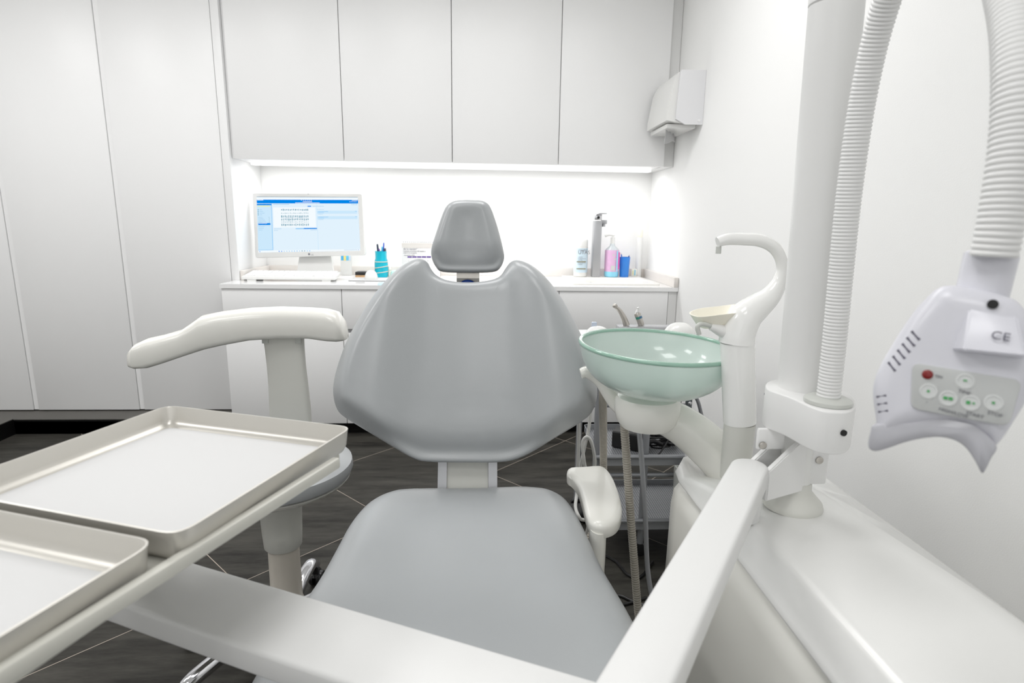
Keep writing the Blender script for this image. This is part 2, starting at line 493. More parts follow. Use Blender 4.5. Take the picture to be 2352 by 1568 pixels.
# sink
t = thing('sink', 'white rectangular sink set in the worktop by the right wall', 'sink', ((SX0+SX1)/2, (SY0+SY1)/2, 0.75))
bm = B()
P0 = Plane((0, 0, 0), (0, 0, 1), (0, 1, 0))
outer = roundpoly([(SX0-0.012, SY0-0.012), (SX1+0.012, SY0-0.012), (SX1+0.012, SY1+0.03), (SX0-0.012, SY1+0.03)], 0.02)
inn = roundpoly([(SX0+0.02, SY0+0.02), (SX1-0.02, SY0+0.02), (SX1-0.02, SY1-0.13), (SX0+0.02, SY1-0.13)], 0.03)
low = roundpoly([(SX0+0.05, SY0+0.05), (SX1-0.05, SY0+0.05), (SX1-0.05, SY1-0.16), (SX0+0.05, SY1-0.16)], 0.03)
rings = [[bm.verts.new((x, y, z)) for x, y in pl] for pl, z in ((outer, 0.9003), (outer, 0.908), (inset(clean(outer), 0.004), 0.911), (inset(clean(inn), -0.004), 0.911), (inn, 0.906), (low, 0.79), (inset(clean(low), 0.03), 0.785))]
skin(bm, rings, False); bm.faces.new(rings[-1])
obj('basin', bm, M['sink'], t)
bm = B(); p = aty(1371, 648, 3.80); lathe(bm, [(0.002, 0.004), (0.012, 0.004), (0.016, 0.003), (0.017, 0.0)], (0.71, SY1-0.165, 0.868), 20, (0, -1, 0.1)); obj('overflow', bm, M['chrome'], t)

# tap
t = thing('tap', 'tall square chrome tap standing behind the sink', 'tap', (0.79, 3.87, 0.911))
ty = 3.88
bx0 = aty(1361, 560, ty).x; bx1 = aty(1379, 560, ty).x; ztop = aty(1370, 507, ty).z
bm = B(); box(bm, (bx0, ty-0.03, 0.911), (bx1, ty+0.03, ztop), 0.004); obj('column', bm, M['satin'], t)
bm = B(); zt = aty(1370, 488, ty).z; box(bm, (bx0+0.002, ty-0.028, ztop+0.006), (bx1, ty+0.028, zt-0.012), 0.004)
obj('valve_body', bm, M['chrome'], t)
bm = B(); box(bm, (bx0+0.012, ty-0.10, zt-0.011), (bx1+0.014, ty+0.02, zt-0.003), 0.002); obj('lever', bm, M['chrome'], t)
bm = B(); lathe(bm, [(0.009, 0), (0.009, 0.003)], ((bx0+bx1)/2, ty-0.028, (ztop+zt)/2-0.006), 16, (0, -1, 0)); obj('cap', bm, M['hole'], t)
sp = aty(1388, 510, ty)
bm = B(); box(bm, (bx1, ty-0.02, sp.z-0.012), (sp.x+0.015, ty+0.02, sp.z+0.014), 0.003); cyl(bm, (sp.x-0.004, ty, sp.z-0.03), (sp.x-0.004, ty, sp.z-0.011), 0.012)
obj('spout', bm, M['satin'], t)

# ------------------------------------------------------------------ things on the worktop
WZ = 0.9002
# computer
Pm = Plane(aty(709, 517, 3.73), (-0.06, -1, 0.05))
t = thing('monitor', 'white all-in-one computer with a blue page on its screen', 'computer', (aty(720, 622, 3.74).x, 3.74, WZ))
cor = [Pm.px(*p) for p in ((579, 442), (832, 443.5), (839, 586), (586.5, 592.5))]
bm = B(); prism(bm, roundpoly(cor, 0.018), Pm, -0.035, 0.0, 0.006, 3); obj('casing', bm, M['plast'], t)
sc = [Pm.px(*p) for p in ((589.5, 451.5), (822, 452.5), (828, 576), (593.5, 580))]
class Quad:
    """maps unit coordinates of the screen to the monitor plane"""
    def __call__(s, a, b):
        x = (1-b)*((1-a)*sc[0][0]+a*sc[1][0]) + b*((1-a)*sc[3][0]+a*sc[2][0])
        y = (1-b)*((1-a)*sc[0][1]+a*sc[1][1]) + b*((1-a)*sc[3][1]+a*sc[2][1])
        return x, y
Q = Quad()
ui = [emis('screen_%s' % n, c, 1.0) for n, c in (('pale', (226, 242, 253)), ('blue', (0, 134, 232)), ('light', (205, 233, 252)), ('white', (244, 251, 255)),
      ('mid', (140, 200, 245)), ('teal', (70, 140, 165)), ('green', (226, 240, 200)), ('line', (165, 205, 235)), ('edge', (60, 110, 140)))]
bm = B()
def uq(a0, b0, a1, b1, mi, z=0.0012):
    f = bm.faces.new([bm.verts.new(Pm.w(*Q(a, b), z)) for a, b in ((a0, b1), (a1, b1), (a1, b0), (a0, b0))]); f.material_index = mi
uq(0, 0, 1, 1, 0, 0.0006)
uq(0, 0, 1, 0.006, 8); uq(0, .01, 1, .05, 3); uq(0, .052, 1, .118, 1)
uq(0, .12, .145, .955, 2, .0009); uq(0, .128, .145, .152, 1); uq(.008, .156, .13, .18, 6); uq(.142, .12, .148, .955, 4); uq(0, .95, .148, .958, 4)
uq(.008, .47, .128, .505, 1); uq(.01, .475, .095, .48, 3, .0016)
for k in range(4): uq(.008, .225+.03*k, .016, .24+.03*k, 5); uq(.024, .228+.03*k, .05+.012*(k % 3), .236+.03*k, 7)
for k in range(5): uq(.01, .36+.024*k, .05+.012*(k % 4), .367+.024*k, 7); uq(.115, .36+.024*k, .12, .367+.024*k, 5)
for k in range(3): uq(.01, .53+.03*k, .07-.01*k, .537+.03*k, 7)
uq(.16, .19, .575, .55, 3, .0009)
uq(.16, .13, .32, .14, 7); uq(.50, .16, .535, .178, 1); uq(.55, .165, .66, .172, 7)
random.seed(2)
for r, (b0, hh, n) in enumerate(((.215, .036, 16), (.285, .016, 16), (.33, .05, 16), (.385, .045, 16), (.445, .016, 16), (.48, .045, 16))):
    for k in range(16):
        a = .238+k*.0172
        uq(a, b0+random.random()*.008, a+.006+.003*random.random(), b0+hh*(.75+.25*random.random()), 5)
uq(.375, .565, .455, .583, 4); uq(.455, .563, .585, .583, 1); uq(.16, .57, .235, .577, 7); uq(.52, .596, .585, .603, 7); uq(.16, .60, .20, .606, 7)
uq(.588, .12, .592, .97, 2, .001)
for b0 in (.25, .35):
    uq(.592, b0, .985, b0+.055, 2, .001); uq(.60, b0+.01, .70, b0+.018, 4); uq(.60, b0+.032, .66, b0+.039, 4); uq(.965, b0+.008, .985, b0+.015, 4); uq(.60, b0+.06, .65, b0+.066, 7)
uq(.592, .225, .66, .23, 7)
uq(.40, .052, .60, .062, 1)
for k in range(6): uq(.44+.019*k, .056, .446+.019*k, .066, 3, .0016)
uq(.455, .082, .545, .090, 3, .0016); uq(.38, .103, .62, .112, 3, .0016); uq(0.004, .054, .065, .064, 3, .0016)
for k in range(7): uq(.915+.011*k, .082, .92+.011*k, .092, 3, .0016)
uq(.94, .056, .995, .064, 3, .0016)
uq(0, .965, 1, 1, 3, .0009)
for k in range(13): uq(.20+.025*k, .975, .21+.025*k, .99, (1, 1, 7, 7, 7, 4, 4, 4, 7, 5, 5, 4, 4)[k], .0014)
uq(.84, .975, .97, .982, 7, .0014); uq(.98, .972, .985, .985, 1, .0014); uq(.012, .975, .02, .99, 1, .0014)
for k in range(4): uq(.935+.015*k, .132, .943+.015*k, .145, 7)
obj('screen', bm, ui, t, smooth=False)
bm = B(); c = Pm.px(710, 583.5); lathe(bm, [(0.0065, 0), (0.0065, 0.0012)], Pm.w(c[0], c[1], 0), 20, Pm.N); obj('logo_badge', bm, M['ink'], t)
c = Pm.px(714.5, 586.5); text('logo_lettering', 'LG', Pm, c[0], c[1], 0.0005, 0.013, M['ink'], t)
bm = B(); c = Pm.px(708, 444.5); lathe(bm, [(0.0025, 0), (0.0025, 0.0012)], Pm.w(c[0], c[1]-0.002, 0), 12, Pm.N); obj('webcam', bm, M['ink'], t)
bm = B(); a = Pm.w(*Pm.px(681, 590), -0.03); b = Pm.w(*Pm.px(755, 590), -0.03)
a0 = Vector((a.x, a.y+.02, a.z)); b0 = Vector((b.x, b.y+.02, b.z)); fz = WZ
pts = [(a0+Vector((0, 0, .05)), b0+Vector((0, 0, .05))), (a0, b0), (Vector((a.x-.015, a.y-.01, fz+.012)), Vector((b.x+.02, b.y-.01, fz+.012))), (Vector((a.x-.02, a.y-.06, fz)), Vector((b.x+.025, b.y-.06, fz)))]
fr = [[bm.verts.new(p), bm.verts.new(q)] for p, q in pts]
bk = [[bm.verts.new(p+Vector((0, .022, 0.0 if i < 3 else 0))), bm.verts.new(q+Vector((0, .022, 0)))] for i, (p, q) in enumerate(pts)]
bk[3][0].co.y += .12; bk[3][1].co.y += .12; bk[2][0].co.y += .0; bk[2][1].co.y += 0
skin(bm, [[f[0], f[1], k[1], k[0]] for f, k in zip(fr, bk)]); obj('stand', bm, M['plast'], t, sharp=50)

# keyboard
t = thing('keyboard', 'white keyboard in front of the computer', 'keyboard', (-1.2, 3.58, WZ))
kl = aty(554, 634, 3.50).x; kr = aty(770, 637, 3.50).x
Mk = Matrix.Translation((0, 3.50, WZ+0.010)) @ Matrix.Rotation(math.radians(7), 4, 'X')
bm = B(); box(bm, (kl, 0, 0), (kr, 0.16, 0.018), 0.004, 2, Mk)
for x in (kl+.05, kr-.05): box(bm, (x-.02, 3.645, WZ), (x+.02, 3.655, WZ+.026))
box(bm, (kl+.03, 3.505, WZ), (kl+.08, 3.515, WZ+.0115)); box(bm, (kr-.08, 3.505, WZ), (kr-.03, 3.515, WZ+.0115))
obj('case', bm, M['plast'], t)
bm = B()
for r in range(5):
    n = 16 if r else 9
    for k in range(n):
        wd = (kr-kl-.03)/n; x = kl+.015+k*wd
        box(bm, (x+.002, .015+r*.028, .0175), (x+wd-.002, .015+r*.028+.024, .024), 0, 1, Mk)
obj('keys', bm, M['lacq'], t, smooth=False)

# mouse on a pad
ml = aty(800, 641, 3.56).x
t = thing('mouse_pad', 'thin white mouse mat with a dark edge by the worktop front', 'mouse mat', (ml+.15, 3.65, WZ))
bm = B(); box(bm, (ml, 3.56, WZ), (ml+.30, 3.75, WZ+.002)); obj('base', bm, M['rubber'], t, smooth=False)
bm = B(); box(bm, (ml, 3.56, WZ+.0021), (ml+.30, 3.75, WZ+.005)); obj('top_sheet', bm, M['paper'], t, smooth=False)
mp = aty(852, 636, 3.63)
bm = B()
for i in range(0, 13):
    pass
rings = []
for i in range(9):
    ph = PI/2*i/8; rr_ = math.cos(ph); z = math.sin(ph)
    rings.append([bm.verts.new((mp.x+.040*max(rr_, .01)**.8*math.cos(2*PI*k/24), 3.64+.05*max(rr_, .01)**.8*math.sin(2*PI*k/24), WZ+.0055+.055*z)) for k in range(24)])
skin(bm, rings)
tag(obj('mouse', bm, M['plast']), 'round white computer mouse on the mat', 'mouse')

def onY(u, v, y): return aty(u, v, y)
# small dark box
y = 3.765; a = onY(816, 633, y); b = onY(846, 621, y)
t = thing('box', 'small black and orange box lying left of the mouse', 'box', ((a.x+b.x)/2, y+.05, WZ))
bm = B(); box(bm, (a.x, y, WZ), (b.x+.01, y+.09, WZ+.017), .001); obj('tray', bm, mat('orange_card', (196, 160, 120), .6, noise=.25, nscale=40), t)
bm = B(); box(bm, (a.x, y, WZ+.0172), (b.x+.01, y+.09, WZ+.037), .001); obj('lid', bm, M['rubber'], t)
# grey phone leaning behind
y = 3.89; a = onY(826, 618, y); b = onY(862, 604, y)
bm = B(); box(bm, (a.x, 0, 0), (b.x, .14, .010), .004, 3, Matrix.Translation((0, y-.05, WZ+.0015)))
tag(obj('phone', bm, M['grey_p']), 'flat grey phone lying between computer and blue pen pot', 'phone')
# sample packet with coloured print
y = 3.93; a = onY(782, 612, y); b = onY(806, 587, y)
Pk = Plane((a.x, y, WZ+.0014), (0, -1, .1))
t = thing('packet', 'clear packet with blue and yellow print behind the computer', 'packet', ((a.x+b.x)/2, y, WZ))
bm = B(); hgt = b.z-WZ+.005
prism(bm, [(0, 0), (b.x-a.x, 0), (b.x-a.x, hgt), (0, hgt)], Pk, -.012, 0, .001); obj('sleeve', bm, M['plast'], t)
bm = B(); wd = b.x-a.x
for k, (c0, c1) in enumerate(((.05, .28), (.30, .5), (.52, .75), (.78, .92))): quad(bm, Pk, c0*wd, hgt*.72, c1*wd, hgt*.97, .001, k)
obj('print', bm, [mat('pr_a', (80, 180, 225), .6), mat('pr_b', (245, 225, 130), .6), mat('pr_c', (110, 200, 235), .6), mat('pr_d', (205, 225, 245), .6)], t, smooth=False)

# pen pot with rubber bands
y = 3.79; pc = onY(874.5, 627, y); sc_ = abs(onY(890, 610, y).x-onY(859, 610, y).x)/2
hp = onY(874, 577, y).z-WZ
t = thing('pen_pot', 'turquoise pen pot bound with three cream rubber bands', 'pen pot', (pc.x, y+.03, WZ))
bm = B(); cpt = Vector((pc.x, y+.03, WZ))
prof = [(sc_*.8, 0), (sc_*.95, .006), (sc_, hp*.18), (sc_*1.0, hp*.5), (sc_*.93, hp*.62), (sc_*.80, hp*.72), (sc_*.80, hp*.9), (sc_*.83, hp)]
rings = lathe(bm, prof + [(sc_*.76, hp), (sc_*.73, hp*.7), (sc_*.85, hp*.3), (sc_*.7, .012)], cpt, 32)
for i, r_ in enumerate(rings):
    if 3 < i < 9:
        for k, v in enumerate(r_):
            f = 1+.045*math.sin(k*2*PI/4); v.co.x = cpt.x+(v.co.x-cpt.x)*f; v.co.y = cpt.y+(v.co.y-cpt.y)*f
obj('pot', bm, mat('turquoise_plastic', (0, 190, 215), .25, trans=.15), t)
for z, tilt, rr_ in ((hp*.60, .0, .97), (hp*.40, .12, 1.03), (hp*.20, .10, 1.02)):
    bm = B(); n = 40; pts = []
    for k in range(n+1):
        an = 2*PI*k/n; pts.append((cpt.x+sc_*rr_*math.cos(an), cpt.y+sc_*rr_*math.sin(an), WZ+z+sc_*tilt*math.cos(an)*1.4))
    tube(bm, pts, .0022, 6, smooth=False); obj('rubber_band', bm, mat('cream_rubber', (225, 208, 185), .5), t)
pens = [('black marker pen standing leftmost in the turquoise pot', (52, 60, 80), -.55, 560, 866, .0065), ('short purple pen in the turquoise pot', (110, 70, 150), -.15, 571, 870, .005),
        ('tall blue pen leaning right in the turquoise pot', (60, 90, 190), .2, 557, 881, .0045), ('light blue pen in the turquoise pot', (80, 190, 225), .25, 566, 877, .005),
        ('thick black pen rightmost in the turquoise pot', (60, 66, 74), .6, 570, 884, .008), ('white pen at the right rim of the turquoise pot', (225, 222, 230), .75, 563, 887, .004)]
for lb, c, fx, vy, ux, rad in pens:
    tp = onY(ux, vy, y+.02)
    base = Vector((pc.x+sc_*fx*.4, y+.03+sc_*.2*math.sin(fx*9), WZ+.014)); tp = Vector((tp.x, y+.03, tp.z))
    t2 = thing('pen', lb, 'pen', base, group='pens in the turquoise pot')
    d = (tp-base)
    bm = B(); cyl(bm, base, base+d*.72, rad*.85); obj('barrel', bm, mat('pen_%d' % c[0], c, .3), t2)
    bm = B(); lathe(bm, [(rad, 0), (rad, d.length*.2), (rad*.8, d.length*.265), (rad*.3, d.length*.28)], base+d*.7201, 14, d); obj('cap', bm, mat('pencap_%d' % c[0], c, .25), t2)
# small white figure-like dispenser beside the pot
y = 3.83; a = onY(895, 627, y)
bm = B(); lathe(bm, [(.008, 0), (.012, .005), (.012, .03), (.006, .042), (.011, .05), (.008, .066), (.003, .072)], (a.x, y, WZ), 16)
tag(obj('clip_holder', bm, M['cream']), 'tiny cream plastic clip holder right of the pen pot', 'clip holder')
# teal case
y = 3.80; a = onY(897, 628, y); b = onY(926, 613, y)
bm = B(); box(bm, (a.x, y, WZ), (b.x, y+.07, WZ+.045), .012, 4)
tag(obj('case', bm, mat('pale_teal_plastic', (188, 222, 216), .4)), 'small pale teal case between pen pot and calendar', 'case')

# desk calendar
y = 3.86; a = onY(923, 632, y); b = onY(1010, 555, y)
t = thing('desk_calendar', 'white spiral desk calendar with purple weekday boxes', 'calendar', ((a.x+b.x)/2, y, WZ))
Pc = Plane((a.x, y, WZ+.0012), (0, -1, .16)); W_ = b.x-a.x; H_ = (b.z-WZ)
bm = B(); prism(bm, [(0, 0), (W_, 0), (W_, H_*.97), (0, H_*.97)], Pc, -.004, 0); obj('page', bm, M['paper'], t, smooth=False)
Pb = Plane((a.x, y+.07, WZ+.0012), (0, -1, -.22))
bm = B(); prism(bm, [(0, 0), (W_, 0), (W_, H_*.97), (0, H_*.97)], Pb, -.004, 0); obj('back_board', bm, M['upstand'], t, smooth=False)
top = Pc.w(0, H_*.965, 0)
for k in range(19):
    x = top.x+W_*(k+.6)/19.4
    bm = B(); pts = [(x, top.y+.016+.014*math.cos(q*PI/6), top.z-.004+.012*math.sin(q*PI/6)) for q in range(13)]
    tube(bm, pts, .0013, 6, smooth=False, cap=False); obj('spiral_ring', bm, M['tgrey'], t)
def cp(u, v): return Pc.px(u, v)
for s, u, v, sz in (('Sube la inteligencia media', 926.5, 569, .0165), ('de tu equipo', 926.5, 573.3, .0165), ('Aumenta el tamano del equipo y', 926.5, 577.5, .011), ('mejora la compania', 926.5, 581.5, .011), ('Noviembre 2024', 928, 587, .010)):
    c = cp(u, v); text('lettering', s, Pc, c[0], c[1], .0006, sz, M['ink'], t)
bm = B()
for k in range(5):
    c = cp(936+11*k, 591.5); quad(bm, Pc, c[0], c[1], c[0]+.028, c[1]+.009, .0007)
obj('weekday_boxes', bm, mat('purple_ink', (80, 50, 130), .6), t, smooth=False)
for k in range(5):
    for r_ in range(3):
        c = cp(938+11*k, 600+8*r_); text('date_lettering', str(k+3+r_*7), Pc, c[0], c[1], .0006, .009, M['ink'], t)

# ---- bottles by the sink
def ring_text_plane(c, r, yaw=0): return Plane((c.x, c.y-r, c.z), (0, -1, 0))
y = 3.885
a = onY(1318, 600, y); b = onY(1349, 600, y); cx = (a.x+b.x)/2; r = (b.x-a.x)/2; zt = onY(1335, 550, y).z
SZ = 0.9112
t = thing('wipes_tub', 'white cylindrical tub of wipes with pale blue label, left of the tap', 'tub', (cx, y, SZ))
h = zt-SZ; c = Vector((cx, y, SZ))
bm = B(); lathe(bm, [(r*.9, 0), (r, .004), (r, h*.80), (r*.96, h*.805)], c, 32); obj('body', bm, M['plast'], t)
bm = B(); lathe(bm, [(r*.95, h*.806), (r*.97, h*.81), (r*.97, h*.97), (r*.9, h)], c, 32); obj('lid', bm, M['plast'], t)
bm = B(); lathe(bm, [(r*1.008, h*.12), (r*1.008, h*.77)], c, 32, cap=False); obj('label', bm, mat('pale_blue_label', (205, 224, 236), .5), t)
Pt = Plane((cx, y-r*1.03, SZ), (0, -1, 0))
text('lettering', 'UTAS', Pt, -r*.6, h*.62, 0, r*.72, M['ink'], t)
text('lettering', 'TOALLITAS', Pt, -r*.6, h*.71, 0, r*.26, M['ink'], t)
for k, zz in enumerate((.53, .49, .45, .37, .33)): text('lettering', 'desinfectante uso' if k % 2 else 'superficies', Pt, -r*.6, h*zz, 0, r*.17, M['ink'], t)
bm = B(); quad(bm, Pt, -r*.75, h*.40, r*.62, h*.425, 0); quad(bm, Pt, -r*.75, h*.21, r*.62, h*.235, 0); obj('label_bars', bm, mat('olive_ink', (130, 120, 80), .6), t, smooth=False)

# soap pump
a = onY(1389, 600, y); b = onY(1421, 600, y); cx = (a.x+b.x)/2; r = (b.x-a.x)/2
h = onY(1405, 572, y).z-SZ; ht = onY(1405, 538, y).z-SZ; c = Vector((cx, y, SZ))
t = thing('soap_dispenser', 'clear pump bottle with pink label and blue gel, right of the tap', 'soap bottle', (cx, y, SZ))
bm = B(); lathe(bm, [(r*.85, 0), (r*.98, .006), (r, .01), (r, h*.92), (r*.9, h), (r*.4, h*1.12), (r*.3, h*1.2)], c, 32); obj('bottle', bm, mat('clear_plastic', (238, 246, 250), .1, trans=.4), t)
bm = B(); lathe(bm, [(r*.9, .001), (r*1.005, .007), (r*1.006, h*.199)], c, 32, cap=False); obj('gel', bm, mat('blue_gel', (150, 220, 245), .15), t)
bm = B(); lathe(bm, [(r*1.01, h*.2), (r*1.01, h*.97)], c, 32, cap=False); obj('label', bm, mat('pink_label', (226, 184, 220), .5, noise=.12, nscale=25), t)
Ps = Plane((cx, y-r*1.03, SZ), (0, -1, 0))
bm = B(); quad(bm, Ps, r*.45, h*.22, r*.62, h*.95, .0003, 0); quad(bm, Ps, r*.68, h*.3, r*.9, h*.9, .0003, 1); quad(bm, Ps, -r*.3, h*.25, r*.25, h*.42, .0003, 2)
for (x, z) in ((0.0, .8), (.25, .66)):
    f = bm.faces.new([bm.verts.new(Ps.w(r*x+r*.17*p, h*z+r*.17*q, .0004)) for p, q in ((1, 0), (0, 1), (-1, 0), (0, -1))]); f.material_index = 2
obj('label_print', bm, [mat('sky_stripe', (150, 215, 240), .5), mat('magenta_stripe', (205, 90, 170), .5), M['paper']], t, smooth=False)
bm = B(); cyl(bm, c+Vector((0, 0, h*1.2)), c+Vector((0, 0, h*1.42)), r*.3); cyl(bm, c+Vector((0, 0, h*1.42)), c+Vector((0, 0, ht-.01)), r*.12)
tube(bm, [c+Vector((.01, 0, ht-.006)), c+Vector((-r*.6, 0, ht-.003)), c+Vector((-r*1.1, 0, ht-.012))], r*.16, 10); obj('pump', bm, M['plast'], t)

# blue cup
a = onY(1422.5, 600, y); b = onY(1447, 600, y); cx = (a.x+b.x)/2; r = (b.x-a.x)/2; h = onY(1435, 590, y).z-SZ
t = thing('cup', 'transparent blue plastic cup right of the soap bottle', 'cup', (cx, y, SZ))
c = Vector((cx, y, SZ)); bm = B()
lathe(bm, [(r*.78, 0), (r*.82, .003), (r, h), (r*.95, h), (r*.77, .006), (.001, .005)], c, 28, cap=True); obj('wall', bm, mat('blue_clear_plastic', (60, 150, 245), .1, trans=.25), t)
for k, (lb, dx, col, e) in enumerate((('blue handled brush leaning left in the blue cup', -.75, (60, 120, 210), (1424, 586)), ('dark blue handled brush leaning right in the blue cup', .8, (50, 90, 170), (1447, 589)))):
    e_ = onY(e[0], e[1], y); b_ = Vector((cx-r*.2*dx, y, SZ+.012)); e_ = Vector((cx+r*.95*dx, y-.004, e_.z+.006))
    t2 = thing('brush', lb, 'brush', b_, group='brushes in the blue cup')
    bm = B(); tube(bm, [b_, b_.lerp(e_, .5)+Vector((0, 0, -.004)), e_], [.007, .005, .004], 8); obj('handle', bm, mat('brush_%d' % k, col, .3), t2)
    bm = B(); cyl(bm, e_, e_+(e_-b_).normalized()*.008, .004); obj('tip', bm, M['upstand'], t2)
# tall white bottle in the corner and a small printed packet
a = onY(1461, 600, 3.955); b = onY(1472, 600, 3.955); cx = (a.x+b.x)/2; r = (b.x-a.x)/2+.004; h = onY(1467, 523, 4.08).z-SZ
c = Vector((cx+.004, 3.965, WZ)); 
t = thing('spray_can', 'tall slim white can in the corner beside the right wall', 'can', c)
bm = B(); lathe(bm, [(r*.95, 0), (r, .006), (r, h*.8), (r*.8, h*.84)], c, 24); obj('body', bm, M['plast'], t)
bm = B(); lathe(bm, [(r*.82, h*.841), (r*.85, h*.85), (r*.85, h*.98), (r*.6, h)], c, 24); obj('cap', bm, M['cream'], t)
a = onY(1450, 628, 3.93)
bm = B(); box(bm, (a.x, 3.925, SZ), (a.x+.036, 3.94, SZ+.05), .003)
Pq = Plane((a.x, 3.924, SZ), (0, -1, 0)); quad(bm, Pq, .018, .006, .028, .045, 0, 1); quad(bm, Pq, .006, .012, .013, .04, 0, 2)
tag(obj('cotton_box', bm, [M['cream'], mat('teal_ink', (140, 195, 215), .5), mat('yellow_ink', (235, 230, 170), .5)]), 'small cream box with blue and yellow stripes behind the blue cup', 'box')

# paper towel dispenser on the right wall
t = thing('paper_towel_dispenser', 'white paper towel dispenser on the right wall with a towel hanging out', 'towel dispenser', (XR-.05, 3.4, 1.9))
Pr = Plane((XR-.001, 3.2, 1.9), (0, -1, 0))
zt = atx(1610, 160, XR-.001); y0, y1 = 3.14, 3.52
zb = aty(1604, 286, y0).z; ztp = aty(1610, 160, y0).z
xf = aty(1552, 280, y0).x; xft = aty(1564, 162, y0).x
bm = B()
prof = [(XR-.001, ztp), (xft+.004, ztp-.002), (xft, ztp-.008), (xf, zb+.06), (xf, zb+.025), (xf+.05, zb), (XR-.001, zb)]
ra = [bm.verts.new((x, y0, z)) for x, z in prof]; rb = [bm.verts.new((x, y0+.012, z)) for x, z in prof]; skin(bm, [ra, rb]); obj('end_panel', bm, M['grey_w'], t, sharp=25)
bm = B()
prof2 = [(XR-.001, ztp-.006), (xft-.004, ztp-.01), (xft-.03, ztp-.06), (xf-.045, zb+.055), (xf-.045, zb+.02), (xf+.02, zb+.01), (XR-.001, zb+.01)]
rr_ = [[bm.verts.new((x, yy, z)) for x, z in prof2] for yy in (y0+.013, y1)]; skin(bm, rr_)
obj('cover', bm, M['plast'], t, sharp=30)
bm = B(); box(bm, (xf-.03, y0+.05, zb-.012), (XR-.02, y1-.03, zb+.009), .003); obj('outlet_tray', bm, M['plast'], t)
bm = B(); n = 12
for s in range(2):
    pass
g = [[None]*9 for _ in range(7)]
for i in range(7):
    for j in range(9):
        q = i/6; x = xf-.02+.10*j/8; yy = y0+.10+.16*(1-.3*q)*(j/8)
        g[i][j] = (x-.015*q*math.sin(j*.9), yy+.012*math.sin(j*1.3)*q, zb-.012-.075*q*(1-.45*j/8)+.006*math.sin(j*2))
vs = [[bm.verts.new(p) for p in row] for row in g]
for i in range(6):
    for j in range(8): bm.faces.new((vs[i][j], vs[i][j+1], vs[i+1][j+1], vs[i+1][j]))
bmesh.ops.solidify(bm, geom=bm.faces[:], thickness=.0015)
obj('paper_towel', bm, M['paper'], t)
bm = B(); lathe(bm, [(.007, 0), (.007, .002)], (XR-.022, y0, zb+.02), 14, (0, -1, 0)); obj('lock', bm, M['lacq'], t)
# ------------------------------------------------------------------ dental chair
PZ = Plane((0, 0, 0), (0, 0, 1), (0, 1, 0))
def PZat(z): return Plane((0, 0, z), (0, 0, 1), (0, 1, 0))
chair = t = thing('dental_chair', 'grey vinyl dental chair with headrest facing the camera', 'dental chair', (-0.03, 0.95, 0))
Pbk = Plane(aty(1073, 1062, 1.36), (0, -.90, .43))
bo = [(1078, 1062), (1140, 1061.5), (1180, 1056), (1219, 1039.6), (1272, 1007), (1334, 969), (1360, 945), (1371, 910), (1367, 870), (1351, 813), (1329, 760), (1294, 694), (1259, 646), (1228, 617), (1206, 605), (1186, 600), (1171, 605), (1160, 619), (1147, 637), (1122, 646.5), (1075, 651), (1030, 646.5), (1004, 635), (990.5, 619), (982, 604), (966, 597), (946, 601.6), (916, 619), (876, 659), (836, 716), (801, 778), (779, 835), (768, 879), (767, 910), (775, 940.5), (795, 960), (845, 991), (907, 1028.6), (946, 1050.6), (982, 1060)]
bl2 = closed_smooth([Pbk.px(*p) for p in bo], 4)
cb = Pbk.px(1072, 900); ymax = Pbk.px(1072, 652)[1]
H1 = Pbk.px(1072, 985)[1]
def bfront(x, y, d):
    ax = abs(x-cb[0])
    low_ = 1-sstep(0.0, H1+.02, y)
    R = .045+.075*low_
    h = dome(d, R, .048)
    wing = sstep(.10+.04*(1-y/ymax), .20+.04*(1-y/ymax), ax)
    h += ((.034*wing) - .012*(1-sstep(0, .17, ax))*sstep(.02, .12, y)) * sstep(0, .05, d)
    h -= .03*low_*sstep(0, .03, d)
    return h
bm = B(); pad(bm, bl2, cb, Pbk, bfront, lambda x, y, d: -dome(d, .05, .04)); obj('backrest', bm, M['vinyl'], t, sharp=80)
Phd = Plane(aty(1074, 545, 1.70), (0, -.97, .24))
ho = [(1083, 461), (1109, 463), (1125, 474), (1136, 500), (1147, 536), (1155.5, 571), (1158, 593), (1149, 615), (1131, 624.5), (1074, 626), (1017, 624), (1001.5, 613), (992, 593), (991, 571), (1001.5, 536), (1015, 496), (1026, 474), (1043, 463.5), (1065, 461)]
hl = closed_smooth([Phd.px(*p) for p in ho], 4); ch = Phd.px(1074, 550); hb = Phd.px(1074, 626)[1]
def hfront(x, y, d):
    low_ = 1-sstep(hb+.02, hb+.085, y)
    h = dome(d, .030+.03*low_, .042) - .010*(1-sstep(0, .07, abs(x-ch[0])))*sstep(.02, .06, d) - .016*low_*sstep(0, .02, d)
    return h
bm = B(); pad(bm, hl, ch, Phd, hfront, lambda x, y, d: -dome(d, .04, .035)); hr = obj('headrest', bm, M['vinyl'], t, sharp=80)
a = Phd.w(*Phd.px(1048.5, 612), -.012); b = Phd.w(*Phd.px(1101, 612), -.012)
bm = B()
pp = [(0, .02), (-.01, -.03), (-.005, -.12)]
rg = []
for dy, dz in pp: rg.append([bm.verts.new((x, a.y+dy+e, a.z+dz)) for x, e in ((a.x, 0), (b.x, 0), (b.x, .014), (a.x, .014))])
skin(bm, rg); obj('headrest_post', bm, M['steel'], t, smooth=False)
bm = B(); c = Phd.w(*Phd.px(1074, 660), -.012); lathe(bm, [(.028, 0), (.03, .004), (.026, .008)], (c.x, c.y-.006, c.z-.006), 24, (0, -1, .2)); obj('release_button', bm, M['blue_d'], t)
